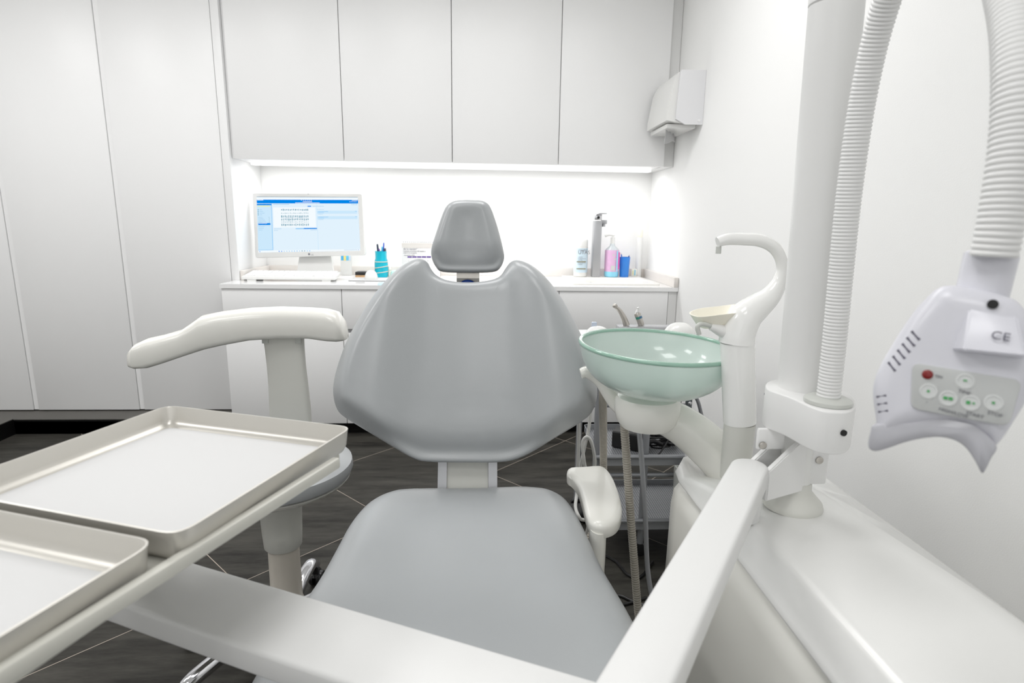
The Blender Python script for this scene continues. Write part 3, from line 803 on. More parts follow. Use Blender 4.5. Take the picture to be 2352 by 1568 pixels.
# bracket between seat and backrest
a = aty(1006, 1062, 1.385); b = aty(1142, 1062, 1.385)
def slab(x0, x1, y_, th, m, nm, zt=.78, zb=.40):
    bm = B(); rg = [[bm.verts.new((x, yy, z)) for x, yy in ((x0, y_+(z-.66)*.42), (x1, y_+(z-.66)*.42), (x1, y_+th+(z-.66)*.42), (x0, y_+th+(z-.66)*.42))] for z in (zb, .55, .66, zt)]
    skin(bm, rg); return obj(nm, bm, m, t, smooth=False)
wdt = b.x-a.x
slab(a.x, a.x+wdt*.15, 1.385, .05, M['satin'], 'bracket_rail'); slab(b.x-wdt*.15, b.x, 1.385, .05, M['satin'], 'bracket_rail')
slab(a.x+wdt*.152, b.x-wdt*.152, 1.39, .04, M['ivory_m'], 'bracket_cover')
# seat
ZS = .56; Psz = PZat(ZS)
so = [(1075, 1145), (1150, 1143), (1230, 1147), (1268, 1153), (1300, 1167), (1322, 1192), (1351, 1248), (1387, 1328), (1445, 1428)]
sl = [(1003, 1146), (935, 1151), (903, 1155), (864, 1168), (832, 1188), (800, 1226), (772, 1278), (724, 1364), (608, 1536)]
pr_ = [tuple(atz(u, v, ZS)[:2]) for u, v in so]; pl_ = [tuple(atz(u, v, ZS)[:2]) for u, v in sl]
pr_ += [(pr_[-1][0]+.008, .80), (pr_[-1][0]+.004, .62), (.245, .50), (.20, .44), (.10, .42)]
pl_ += [(pl_[-1][0], .62), (-.30, .50), (-.26, .44), (-.16, .42)]
outl = closed_smooth(pr_+pl_[::-1], 4)
yb_ = max(p[1] for p in outl)
def sfront(x, y, d):
    ax = abs(x+.035)
    h = dome(d, .075, .060)
    dish = (1-sstep(.06, .20, ax))*(1-sstep(.0, .30, abs(y-1.0)))
    h -= .022*dish*sstep(.02, .08, d)
    h -= .02*(1-sstep(.0, .07, yb_-y))*(1-sstep(.05, .15, ax))
    return h
bm = B(); pad(bm, outl, (-.035, .86), Psz, sfront, lambda x, y, d: -dome(d, .04, .045)); obj('seat', bm, M['vinyl'], t, sharp=80)
# leg rest sloping away towards the camera side
bm = B()
rg = [[bm.verts.new((x, y, z)) for x, z in ((-.26+k, z0), (.20-k, z0), (.22-k, z0-.03), (.20-k, z0-.07), (-.26+k, z0-.07), (-.28+k, z0-.03))] for y, z0, k in ((.425, .59, .02), (.30, .52, .0), (.05, .36, .0), (-.12, .26, .02), (-.16, .22, .05))]
skin(bm, rg); obj('leg_rest', bm, M['vinyl'], t, sharp=25)
bm = B(); box(bm, (-.20, .5, .42), (.13, 1.36, .514), .02, 3); obj('seat_frame', bm, M['ivory_m'], t)
bm = B()
lathe(bm, [(.13, .03), (.12, .12), (.10, .30), (.11, .42)], (-.035, .95, 0), 28); obj('pedestal', bm, M['ivory_m'], t)
bm = B(); box(bm, (-.26, .55, 0), (.19, 1.25, .035), .015, 3); obj('base_plate', bm, M['ivory_m'], t)
# armrest
ZA = .60; Pa = PZat(ZA)
ao = [(1302, 1086), (1309, 1080), (1340, 1078), (1370, 1076), (1389, 1079), (1405, 1097), (1418, 1127), (1427, 1160), (1427.5, 1185), (1416, 1207), (1390, 1217), (1362, 1211), (1347, 1190), (1337, 1152), (1327, 1121), (1314, 1104), (1303, 1096)]
apx = closed_smooth([tuple(atz(u, v, ZA)[:2]) for u, v in ao], 3)
ac = tuple(atz(1385, 1150, ZA)[:2])
arm = bpy.data.objects.new('armrest', None); COL.objects.link(arm); arm.parent = t; arm['_w'] = (ac[0], ac[1], ZA); arm.location = Vector((ac[0], ac[1], ZA))-wloc(t)
bm = B(); pad(bm, apx, ac, Pa, lambda x, y, d: dome(d, .018, .014), lambda x, y, d: -.016-dome(d, .010, .008) if d > 0 else 0); obj('arm_pad', bm, M['ivory'], arm, sharp=70)
bm = B(); q1 = aty(1376, 1225, 1.17)
tube(bm, [(q1.x, 1.185, ZA-.01), (q1.x, 1.185, .50), (q1.x-.004, 1.185, .44), (q1.x-.06, 1.185, .40), (.08, 1.185, .44)], [.030, .030, .029, .027, .025], 20, sx=.62, side=(1, 0, 0)); obj('arm_post', bm, M['ivory'], arm)

# ------------------------------------------------------------------ operator stool
SXc, SYc = -.605, 1.66
stool = t = thing('operator_stool', 'dentist stool with round grey seat, curved ivory arm rest and chrome castor legs', 'stool', (SXc, SYc, 0))
zs_ = aty(645, 1124, SYc).z
bm = B(); lathe(bm, [(.09, zs_), (.165, zs_+.010), (.200, zs_+.030), (.208, zs_+.040), (.19, zs_+.041)], (SXc, SYc, 0), 48); obj('seat_shell', bm, M['ivory'], t)
bm = B(); lathe(bm, [(.19, zs_+.0412), (.210, zs_+.047), (.217, zs_+.065), (.214, zs_+.084), (.19, zs_+.098), (.12, zs_+.102), (.001, zs_+.101)], (SXc, SYc, 0), 48); obj('seat_cushion', bm, M['vinyl'], t)
zc = aty(640, 1249, SYc).z
bm = B(); lathe(bm, [(.052, zc-.004), (.055, zc), (.058, zc+.05), (.062, zs_-.02), (.075, zs_-.002)], (SXc, SYc, 0), 32); obj('collar', bm, M['ivory_m'], t)
bm = B(); lathe(bm, [(.05, .075), (.05, .09), (.0465, .10), (.0455, zc-.001)], (SXc, SYc, 0), 32); obj('gas_column', bm, M['column'], t)
bm = B(); lathe(bm, [(.05, .045), (.055, .05), (.055, .074), (.03, .0745)], (SXc, SYc, 0), 28); obj('hub', bm, M['chrome'], t)
for k, (an, rr_) in enumerate(((82, .20), (197, .252), (249, .39), (312, .29), (18, .26))):
    d = Vector((math.cos(math.radians(an)), math.sin(math.radians(an)), 0)); c0 = Vector((SXc, SYc, 0))
    bm = B(); tube(bm, [c0+d*.04+Vector((0, 0, .062)), c0+d*rr_*.5+Vector((0, 0, .092)), c0+d*(rr_-.03)+Vector((0, 0, .105)), c0+d*(rr_+.012)+Vector((0, 0, .083))], [.024, .024, .022, .017], 14, sx=.9); obj('leg', bm, M['chrome'], t)
    pv = c0+d*(rr_+.004)
    hol = bpy.data.objects.new('castor', None); COL.objects.link(hol); hol.parent = t; hol['_w'] = (pv.x, pv.y, 0); hol.location = Vector((pv.x, pv.y, 0))-wloc(t)
    bm = B(); cyl(bm, pv+Vector((0, 0, .052)), pv+Vector((0, 0, .085)), .011); obj('stem', bm, M['castor'], hol)
    sd = Vector((-d.y, d.x, 0)); wc = pv+d*.012+Vector((0, 0, .027))
    bm = B()
    lathe(bm, [(.020, 0), (.026, .003), (.027, .012), (.024, .017)], wc+sd*.004, 24, sd); lathe(bm, [(.020, 0), (.026, .003), (.027, .012), (.024, .017)], wc-sd*.004, 24, -sd); cyl(bm, wc-sd*.005, wc+sd*.005, .008)
    obj('wheel', bm, M['castor'], hol)
    bm = B(); tube(bm, [wc-d*.02+Vector((0, 0, .008)), wc+Vector((0, 0, .031)), wc+d*.022+Vector((0, 0, .01))], .009, 10, sx=1.2); obj('hood', bm, M['castor'], hol)
# arm rest of the stool
st = [(301.5, 819, 834), (302.5, 811, 838), (306, 802, 840.5), (323, 786, 842), (346, 776, 841), (379, 769, 831), (426, 755, 815), (452, 737, 806.5), (472, 723, 800), (512, 715, 791), (578, 707, 779), (645, 704, 775), (711, 706, 775), (754, 709, 781), (777, 716, 782), (790, 738, 780), (797, 768, 778)]
bm = B(); rg = []
for u, v0, v1 in st:
    f = max(0, (u-303)/494); yy = 1.62+.20*math.sin(f*PI*.62)
    p = aty(u, v0, yy); q = aty(u, v1, yy); c = (p+q)/2; hh = (p.z-q.z)/2
    k_ = min(1, .25+math.sqrt(max(0, u-301.4)/40), .5+(797.5-u)/18)
    ring = []
    for k in range(28):
        an = 2*PI*k/28; cs, sn = math.cos(an), math.sin(an)
        e = .75 if sn > 0 else .35
        ring.append(bm.verts.new((c.x, c.y+.052*k_*math.copysign(abs(cs)**.8, cs)*(1 if sn < 0 else .96), c.z+hh*math.copysign(abs(sn)**e, sn))))
    rg.append(ring)
skin(bm, rg); obj('arm_rest', bm, M['ivory'], t, sharp=60)
bm = B(); rg = []
for ul, ur, v in ((600, 693, 772), (604, 694, 800), (609, 697, 840), (613, 703, 890), (615, 709, 940), (616, 712, 985), (617, 714, 1040)):
    yy = 1.80 if v < 950 else 1.80+(v-950)*.0004
    p = aty(ul, v, yy); q = aty(ur, v, yy)
    ow = (q.x-p.x)/2; cx = (p.x+q.x)/2
    rg.append([bm.verts.new((cx+ow*math.copysign(abs(math.cos(a_))**.25, math.cos(a_)), yy+.02+.018*math.copysign(abs(math.sin(a_))**.6, math.sin(a_)), p.z)) for a_ in [2*PI*(k+.5)/24 for k in range(24)]])
skin(bm, rg); obj('arm_support', bm, M['ivory_m'], t, sharp=50)
for u in (608, 684):
    p = aty(u, 783, 1.797); bm = B(); box(bm, (p.x-.009, 1.797, p.z-.008), (p.x+.009, 1.802, p.z+.012), .001); obj('clip', bm, M['grey_p'], t)
bm = B(); tube(bm, [(SXc+.02, 1.83, aty(660, 1040, 1.83).z+.02), (SXc+.02, 1.83, zs_-.0), (SXc+.01, 1.76, zs_-.012), (SXc, 1.70, zs_-.012)], .02, 12, sx=1.6, side=(1, 0, 0)); obj('arm_bracket', bm, M['ivory_m'], t)

# ------------------------------------------------------------------ dental unit (right)
unit = t = thing('dental_unit', 'white floor standing dental unit with spittoon bowl, water spout and lamp pole', 'dental unit', (.60, .80, 0))
ys = [1.262, 1.256, 1.245, 1.22, 1.17, 1.05, .90, .70, .50, .30, .12]
def prof_body(y):
    k = {1.262: (.06, .10), 1.256: (.035, .06), 1.245: (.016, .03), 1.22: (.004, .008)}.get(y, (0, 0))
    i, dz = k; l = .431+i; r_ = .775-i; tz = .700-dz
    return [(l-.012, .03), (l-.004, .30), (l, .50), (l+.001, tz-.06), (l+.006, tz-.025), (l+.022, tz-.004), (l+.04, tz), (r_-.04, tz), (r_-.01, tz-.02), (r_, tz-.06), (r_-.02, .30), (r_-.04, .03)]
bm = B(); skin(bm, [[bm.verts.new((x, y, z)) for x, z in prof_body(y)] for y in ys]); obj('body', bm, M['ivory'], t, sharp=50)
def prof_cover(y):
    k = {1.262: (.07, .052), 1.256: (.045, .035), 1.245: (.022, .018), 1.22: (.008, .006)}.get(y, (0, 0)); i, dz = k
    f = sstep(1.22, .98, y); bu = .020*sstep(1.17, 1.22, y); pz = .714+.051*f-dz*.35; l = .433+i; r_ = .77-i
    pr = .665+.04*sstep(1.0, .6, y)-i*.3
    return [(l+.012, .7012), (l+.001, .7035), (l, .708), (l+.004, .7135), (l+.012, .7155+.0105*f+bu*.8), (l+.024, pz-.008*f+bu), (l+.030, pz-.002*f+bu*.9), (l+.044, pz+bu*.2), (pr-.05, pz+.003), (pr-.01, pz-.002), (pr+.015, pz-.015*f-.001), (r_-.02, .7125+.0125*f), (r_, .708), (r_-.012, .7012)]
bm = B(); skin(bm, [[bm.verts.new((x, y, z)) for x, z in prof_cover(y)] for y in ys]); obj('top_cover', bm, M['plast'], t, sharp=50)
# bowl on its arm
YBW = 1.22
bl_ = aty(1328, 784, YBW); br_ = aty(1681, 797, YBW); bc = (bl_+br_)/2; RB = (br_.x-bl_.x)/2
zr = bc.z+.002; zb_ = aty(1488, 916, YBW-.06).z
Hb = zr-zb_
bm = B()
outp = [(.058, 0), (.086, .007), (.114, .025), (.132, .046), (.1435, .072), (.150, Hb-.006)]
sc2 = RB/.150
po = [(r_*sc2, z) for r_, z in outp]
po_ = smooth_path([(r_, 0, z) for r_, z in po], 4)
prof = [(p.x, p.z) for p in po_]
th = .0075
innr = [(p.x-th*(.9 if i > 4 else .6), p.z+th*(1-i/len(po_))) for i, p in enumerate(po_)][::-1]
ax_b = Vector((.03, -.02, 1)).normalized()
rings = lathe(bm, [(.001, 0)]+prof+[(prof[-1][0]-.001, Hb), (prof[-1][0]-.0065, Hb)]+innr[1:]+[(.001, th)], (bc.x, YBW, zb_), 64, ax_b)
bowl = obj('glass_bowl', bm, M['glass'], t, sharp=60)
bm = B()
cb_ = Vector((bc.x, YBW, zb_)) + ax_b*(Hb-.004)
rim = [[bm.verts.new(cb_+(Vector((1, 0, -.03)).normalized()*math.cos(2*PI*k/64)+Vector((0, 1, .02)).normalized()*math.sin(2*PI*k/64))*(RB-.0035+.0048*math.cos(2*PI*j/10))+ax_b*(.0048*math.sin(2*PI*j/10))) for j in range(10)] for k in range(64)]
skin(bm, rim, False, closed=True); obj('bowl_rim', bm, M['rim'], bowl)
# arm carrying the bowl
cxs = aty(1487, 930, YBW).x
ztop_ = aty(1487, 912, YBW).z
bm = B(); lathe(bm, [(.03, -.064), (.056, -.060), (.067, -.046), (.072, -.022), (.071, 0.0), (.066, .008), (.05, .009)], (cxs, YBW, ztop_-.006), 40); obj('bowl_seat', bm, M['ivory'], t)
bm = B(); tube(bm, [aty(1495, 948, YBW+.005), aty(1550, 967, YBW+.0), aty(1605, 1005, YBW-.02), aty(1662, 1058, 1.17), aty(1705, 1112, 1.13)], [.036, .043, .047, .050, .052], 24, sx=1.0); obj('bowl_arm', bm, M['ivory'], t)
# holder arm for the hoses
bm = B(); tube(bm, [aty(1334, 858, 1.30), aty(1350, 855, 1.30), aty(1380, 876, 1.30), aty(1415, 925, 1.29), aty(1445, 945, 1.27), aty(1470, 950, 1.24)], [.012, .014, .015, .018, .020, .018], 16); obj('hose_holder', bm, M['ivory'], t)
# water column and spout
YW = 1.06
pc_ = aty(1690, 1065, YW); xc = pc_.x; zc0 = .70
pxm = lambda r, y: r/1338.5*((aty(1690, 900, y)-CAM).dot(FWD))
zcoll = aty(1685, 968, YW).z
bm = B(); lathe(bm, [(pxm(33, YW), pc_.z-.03), (pxm(34, YW), pc_.z), (pxm(35, YW), zcoll-.002)], (xc, YW, 0), 32); obj('column_foot', bm, M['ivory_m'], t)
lean = aty(1693, 790, YW)-Vector((xc, YW, aty(1690, 968, YW).z))
bm = B(); cyl(bm, (xc-.0, YW, zcoll-.001), aty(1693, 784, YW), pxm(36, YW), pxm(37, YW), 32); obj('water_column', bm, M['gloss'], t)
cl = [(1692, 787), (1696, 762), (1712, 728), (1740, 704), (1768, 681), (1789, 650), (1797, 620), (1792, 590), (1775, 566), (1745, 552), (1710, 549), (1672, 549), (1648, 556)]
rp = [39, 38, 36, 30, 23, 16, 12.5, 12.5, 13.5, 14, 13.5, 13, 11]
bm = B(); tube(bm, [aty(u, v, YW) for u, v in cl], [pxm(r, YW) for r in rp], 20); sp_ = obj('spout', bm, M['gloss'], t)
p = aty(1651, 566, YW); bm = B(); cyl(bm, p, p-Vector((0, 0, .013)), pxm(6, YW), None, 14); obj('nozzle', bm, M['grey_p'], sp_)
# cup holder
bm = B(); tube(bm, [aty(1690, 775, YW), aty(1655, 758, YW), aty(1632, 750, YW)], [pxm(20, YW), pxm(14, YW), pxm(8, YW)], 14); obj('cup_bracket', bm, M['plast'], t)
Pcu = Plane(aty(1655, 745, YW), (-.05, -.12, 1), (0, 1, 0))
cu0 = aty(1650, 745, YW+.03)
rg = []; bm = B()
for s, z in ((.62, 0), (.70, .002), (.98, pxm(31, YW)), (1.0, pxm(33, YW)), (.95, pxm(33, YW)), (.64, .005)):
    rg.append([bm.verts.new((cu0.x+pxm(64, YW)*s*math.copysign(abs(math.cos(a_))**.7, math.cos(a_))+.0, cu0.y+.045*s*math.copysign(abs(math.sin(a_))**.7, math.sin(a_)), cu0.z+z+.10*s*.10*math.cos(a_))) for a_ in [2*PI*k/32 for k in range(32)]])
skin(bm, rg); obj('cup_dish', bm, M['cream'], t, sharp=50)
bm = B(); tube(bm, [aty(1635, 748, YW), aty(1612, 744, YW), aty(1602, 751, YW), aty(1606, 768, YW)], pxm(5.5, YW), 10); obj('fill_tube', bm, M['grey_p'], t)
# suction hoses, ribbed
def ribbed(bm, pts, r, pitch, depth, seg=14):
    path = smooth_path(pts, 40)
    L = [0]
    for a, b in zip(path, path[1:]): L.append(L[-1]+(b-a).length)
    n = int(L[-1]/pitch)*4; A = np.array([p[:] for p in path]); s = np.linspace(0, L[-1], n+1)
    Q_ = [Vector((float(np.interp(x, L, A[:, 0])), float(np.interp(x, L, A[:, 1])), float(np.interp(x, L, A[:, 2])))) for x in s]
    R_ = [r-(depth if i % 4 == 0 else depth*.35 if i % 2 else 0) for i in range(n+1)]
    tube(bm, Q_, R_, seg, smooth=False)
for pts in ([(1386, 882, 1.32), (1385, 930, 1.40), (1386, 1050, 1.50), (1384, 1170, 1.50), (1352, 1238, 1.46)], [(1432, 945, 1.285), (1434, 980, 1.30), (1443, 1110, 1.31), (1455, 1270, 1.31), (1470, 1440, 1.30)]):
    p3 = [aty(*q) for q in pts]; e = p3[-1]
    p3 += [Vector((.20, 1.36, .30)), Vector((.17, 1.22, .20))] if pts[0][0] < 1400 else [Vector((e.x+.02, e.y-.03, e.z-.06)), Vector((.47, 1.20, max(.16, e.z-.16)))]
    bm = B(); ribbed(bm, p3, .0105, .0065, .0022); obj('suction_hose', bm, M['hose'], t, sharp=30)
bm = B(); tube(bm, [aty(1466, 970, 1.28), aty(1474, 1060, 1.30), aty(1482, 1180, 1.31), aty(1489, 1320, 1.31), Vector((.45, 1.27, .25))], .0062, 10); obj('grey_tube', bm, M['tgrey'], t)
# lamp pole
YP = .95
zf = .768
fc = atz(1840, 1158, zf); PX, PY = fc.x, fc.y
pb = aty(1843, 890, PY); ptp = aty(1921, 12, PY)
dirp = (ptp-pb).normalized(); base = pb-dirp*((pb.z-zf)/dirp.z)
pd = lambda r: r/1338.5*((pb-CAM).dot(FWD))
bm = B(); lathe(bm, [(pd(66), .0), (pd(67), .004), (pd(64), .012), (pd(42), .030), (pd(38), .034), (pd(37), .05), (pd(30), .052)], (base.x, base.y, zf-.002), 40); obj('pole_flange', bm, M['ivory_m'], t)
bm = B(); cyl(bm, base+dirp*.046, pb+dirp*.0, pd(36), pd(40)); obj('pole_neck', bm, M['plast'], t)
ptop = ptp
bm = B(); cyl(bm, pb-dirp*.0, ptop, pd(52.5), pd(51.5), 40); obj('pole', bm, M['powder'], t)
bm = B(); lathe(bm, [(pd(49), 0.001), (pd(52), .003), (pd(52), .012), (pd(45), .02), (pd(40), .022)], ptop, 40, dirp); cyl(bm, ptop+dirp*.02, ptop+dirp*.95, pd(38), None, 32); obj('upper_pole', bm, M['powder'], t)
# hinge plates with screws below the clamp
for u0, u1, v0, v1, su, sv in ((1742, 1800, 984, 1032, 1751, 1022), (1850, 1896, 1030, 1112, 1881, 1056)):
    a = aty(u0, v0, PY-.02); b = aty(u1, v1, PY-.02)
    bm = B(); box(bm, (a.x, PY-.022, b.z), (b.x, PY-.012, a.z), .004, 2); hp_ = obj('hinge_plate', bm, M['powder'], t)
    c = aty(su, sv, PY-.022); bm = B(); lathe(bm, [(.0065, 0), (.0065, .003), (.004, .004)], (c.x, PY-.022, c.z), 16, (0, -1, 0)); obj('screw', bm, M['steel'], hp_)

# ------------------------------------------------------------------ whitening lamp clamped to the pole
zt_ = pb.z
lampo = t = thing('whitening_lamp', 'white teeth whitening lamp on a ribbed gooseneck clamped to the pole', 'lamp', (PX, PY, zt_-.09))
Pt_ = PZat(zt_)
tp = [(1758, 884), (1766, 875), (1787, 870), (1850, 872), (1920, 890), (1955, 908), (1966, 925), (1963, 938), (1950, 946), (1927, 947.5), (1892, 944), (1858, 932), (1812, 911), (1768, 896)]
poly = closed_smooth([tuple(atz(u, v, zt_)[:2]) for u, v in tp], 3)
hz = zt_-aty(1930, 1043, atz(1930, 946, zt_).y).z
bm = B(); prism(bm, poly, Pt_, -hz, 0, .0025, 2); clamp = obj('clamp_block', bm, M['powder'], t, sharp=45)
c = aty(1934, 992, atz(1934, 946, zt_).y); bm = B(); lathe(bm, [(.0048, 0), (.0048, .003)], c+Vector((0, -.0025, 0)), 18, Vector((.10, -1, 0))); obj('set_screw', bm, M['hole'], clamp)
for u, v in ((1759, 905), (1755, 956)):
    c = aty(u, v, atz(1760, 884, zt_).y); bm = B(); lathe(bm, [(.003, 0), (.003, .003)], c+Vector((.0015, 0, 0)), 12, (-1, -.3, 0)); obj('set_screw', bm, M['slot'], clamp)
gb = atz(1901, 925, zt_)
bm = B(); lathe(bm, [(pd(46), 0), (pd(47), .002), (pd(46), .006), (pd(36), .010), (pd(28), .0105)], gb+Vector((0, 0, .0005)), 36); obj('collar', bm, M['grey_p'], t)
gp = [gb+Vector((0, 0, .01))] + [aty(*q) for q in ((1917, 780, gb.y), (1932, 620, gb.y), (1952, 430, gb.y-.005), (1983, 220, gb.y-.02), (2025, 40, gb.y-.05), (2085, -110, gb.y-.10), (2180, -190, gb.y-.17), (2270, -130, gb.y-.25), (2318, 10, gb.y-.31), (2333, 160, gb.y-.345), (2326, 330, gb.y-.36), (2300, 500, gb.y-.365), (2282, 590, gb.y-.365))]
YL = gb.y-.365
bm = B(); ribbed(bm, gp, .0175, .0054, .0015, 20); obj('gooseneck', bm, M['powder'], t, sharp=60)
# head
Pl = Plane(aty(2190, 830, YL), ray(2190, 830)*-1)
def lp(pts): return [Pl.px(*p) for p in pts]
nk0 = Pl.w(*Pl.px(2280, 575), -.018); nk1 = Pl.w(*Pl.px(2252, 690), -.018)
rn = (Pl.w(*Pl.px(2340, 600))-Pl.w(*Pl.px(2205, 592))).length/2
bm = B(); ax_ = nk1-nk0; lathe(bm, [(rn*.9, 0), (rn, .002), (rn*.98, ax_.length)], nk0, 36, ax_); obj('neck', bm, M['lamp'], t)
body = lp([(2165, 657), (2120, 692), (2085, 735), (2050, 790), (2020, 842), (2006, 885), (2006, 920), (2011, 955), (2016, 990), (2030, 1000), (2090, 985), (2150, 975), (2215, 980), (2255, 1000), (2282, 1022), (2300, 1010), (2330, 965), (2362, 910), (2380, 850), (2378, 780), (2366, 730), (2340, 695), (2310, 680), (2240, 662)])
body = closed_smooth(body, 3); cbd = Pl.px(2195, 850)
bm = B(); pad(bm, body, cbd, Pl, lambda x, y, d: dome(d, .020, .017), lambda x, y, d: -dome(d, .02, .03)); head = obj('head', bm, M['lamp'], t, sharp=70)
FZ = .0176
mouth = closed_smooth(lp([(2014, 972), (2004, 985), (1998, 1010), (2000, 1026), (2014, 1032), (2040, 1026), (2080, 1012), (2120, 1003), (2160, 1000), (2195, 1008), (2220, 1026), (2240, 1056), (2253, 1080), (2262, 1074), (2276, 1046), (2288, 1024), (2272, 1000), (2240, 974), (2200, 962), (2150, 958), (2090, 968)]), 3)
bm = B(); prism(bm, mouth, Pl, -.026, .0135, .0012, 1); obj('mouth_guide', bm, M['mouth'], t, sharp=50)
pan = roundpoly(lp([(2098, 832), (2344, 872), (2314, 975), (2094, 935)]), .007)
bm = B(); prism(bm, pan, Pl, FZ-.004, FZ+.0012, .001, 2); panel = obj('control_panel', bm, M['lamp_g'], t)
Z2 = FZ+.0014
for u, v, m_, kind in ((2216, 874, 'lamp_g', 'i'), (2134, 896, 'lamp_g', 'd'), (2178, 912, 'lamp_g', 'w'), (2228, 922, 'lamp_g', 'p'), (2279, 922, 'lamp_g', 'd')):
    c = Pl.px(u, v); bm = B()
    lathe(bm, [(.0068, 0), (.0068, .0006), (.0054, .0008), (.0052, .0002), (.001, .0002)], Pl.w(c[0], c[1], FZ+.0011), 28, Pl.N)
    bt = obj('button', bm, M['button'], panel)
    bm = B(); zz = FZ+.0021
    marks = {'i': [(-.2, 0, .2, .2)], 'd': [(-.15, -.15, .15, .15)], 'w': [(-.5, -.2, -.05, .2), (.05, -.2, .5, .2)], 'p': [(-.45, -.22, -.02, .22), (.2, -.12, .45, .12)]}[kind]
    for x0, y0, x1, y1 in marks: quad(bm, Pl, c[0]+.0068*x0, c[1]+.0068*y0, c[0]+.0068*x1, c[1]+.0068*y1, zz)
    obj('button_symbol', bm, M['green'], bt, smooth=False)
for s, u, v, sz in (('TIME', 2199, 898, .0042), ('-', 2128, 922, .004), ('HIGH/LOW', 2156, 938, .0042), ('START', 2217, 947, .0042), ('STOP', 2265, 946, .0042)):
    c = Pl.px(u, v); text('button_lettering', s, Pl, c[0], c[1], Z2, sz, M['ink'], panel, rot=-.14)
c = Pl.px(2132, 859); bm = B(); lathe(bm, [(.0042, 0), (.0042, .0008), (.003, .0018), (.001, .002)], Pl.w(c[0], c[1], FZ+.001), 20, Pl.N); obj('indicator', bm, M['red'], panel)
c = Pl.px(2148, 864); text('button_lettering', 'ON', Pl, c[0], c[1], Z2, .0034, M['ink'], panel, rot=-.14)
# raised block with CE mark
bk1 = lp([(2216, 690), (2334, 716), (2350, 822), (2176, 805)])
bm = B()
vb = [bm.verts.new(Pl.w(x, y, .010)) for x, y in bk1]
tpx = lp([(2226, 716), (2334, 740), (2349, 820), (2212, 806)])
vt = [bm.verts.new(Pl.w(x, y, z)) for (x, y), z in zip(tpx, (.018, .018, .034, .034))]
skin(bm, [vb, vt]); bmesh.ops.bevel(bm, geom=bm.edges[:], offset=.0015, segments=2, affect='EDGES')
blk = obj('light_guide_block', bm, M['lamp'], t, sharp=40)
Pce = Plane(Pl.w(*Pl.px(2280, 778), .0305), (Pl.w(*tpx[1], .018)-Pl.w(*tpx[0], .018)).cross(Pl.w(*tpx[0], .018)-Pl.w(*tpx[3], .034)) , Pl.V)
cN = Pce.px(2274, 777); text('certification_mark', 'CE', Pce, cN[0], cN[1], .0006, .0105, M['slot'], blk, rot=-.1)
c = Pl.px(2278, 702); bm = B(); lathe(bm, [(.004, 0), (.004, .002)], Pl.w(c[0], c[1], .0165), 18, Pl.N); obj('lens_hole', bm, M['hole'], t)
# vent slots
for k in range(6):
    a = Pl.px(2044+10.5*k, 832-14*k); b = Pl.px(2060+10.8*k, 852-14*k)
    a3 = Pl.w(a[0], a[1], 0); b3 = Pl.w(b[0], b[1], 0)
    za, zb2 = dome(edge_dist(a, body), .02, .017), dome(edge_dist(b, body), .02, .017)
    bm = B(); tube(bm, [Pl.w(a[0], a[1], za-.0006), Pl.w(b[0], b[1], zb2-.0006)], .0014, 8, smooth=False); obj('vent_slot', bm, M['slot'], head)
for k in range(3):
    a = Pl.px(2017+2*k, 910+17*k); b = Pl.px(2040+2*k, 906+17*k)
    za, zb2 = dome(edge_dist(a, body), .02, .017), dome(edge_dist(b, body), .02, .017)
    bm = B(); tube(bm, [Pl.w(a[0], a[1], za-.0006), Pl.w(b[0], b[1], zb2-.0006)], .0012, 8, smooth=False); obj('vent_slot', bm, M['slot'], head)

# ------------------------------------------------------------------ instrument tray arm
ZU, ZL = .862, .785
t = tarm = thing('tray_arm', 'white jointed metal arm reaching from the unit pole to the tray holder', 'instrument arm', (PX, PY, zf))
def capsule(a, b, wa, wb, n=10):
    a = Vector((a[0], a[1])); b = Vector((b[0], b[1])); d = (b-a).normalized(); nn = Vector((-d.y, d.x)); out = []
    for k in range(n+1):
        an = PI/2+PI*k/n; out.append(tuple(a+(d*math.cos(an)+nn*math.sin(an))*wa))
    for k in range(n+1):
        an = -PI/2+PI*k/n; out.append(tuple(b+(d*math.cos(an)+nn*math.sin(an))*wb))
    return out
A1 = atz(1722, 1066, ZU); A2 = atz(1455, 1568, ZU); dA = (A2-A1).normalized()
lw = (atz(1685, 1032, ZU)-atz(1765, 1050, ZU)).length/2
E1 = atz(1362, 1568, ZU); E2 = atz(1549, 1568, ZU); wE = abs((E2-E1).cross(dA).z)/2
A3 = A2+dA*.10
S1 = atz(1685, 1032, ZU); 
bm = B(); prism(bm, capsule(A1, A3, wE*.98, wE*1.0), PZat(ZU), -.042, 0, .006, 3); obj('upper_arm', bm, M['powder'], t, sharp=50)
bm = B(); cyl(bm, (A1.x+.006, A1.y-.004, ZU-.10), (A1.x+.006, A1.y-.004, ZU-.0425), wE*.55, wE*.6, 24); obj('upper_pivot', bm, M['powder'], t)
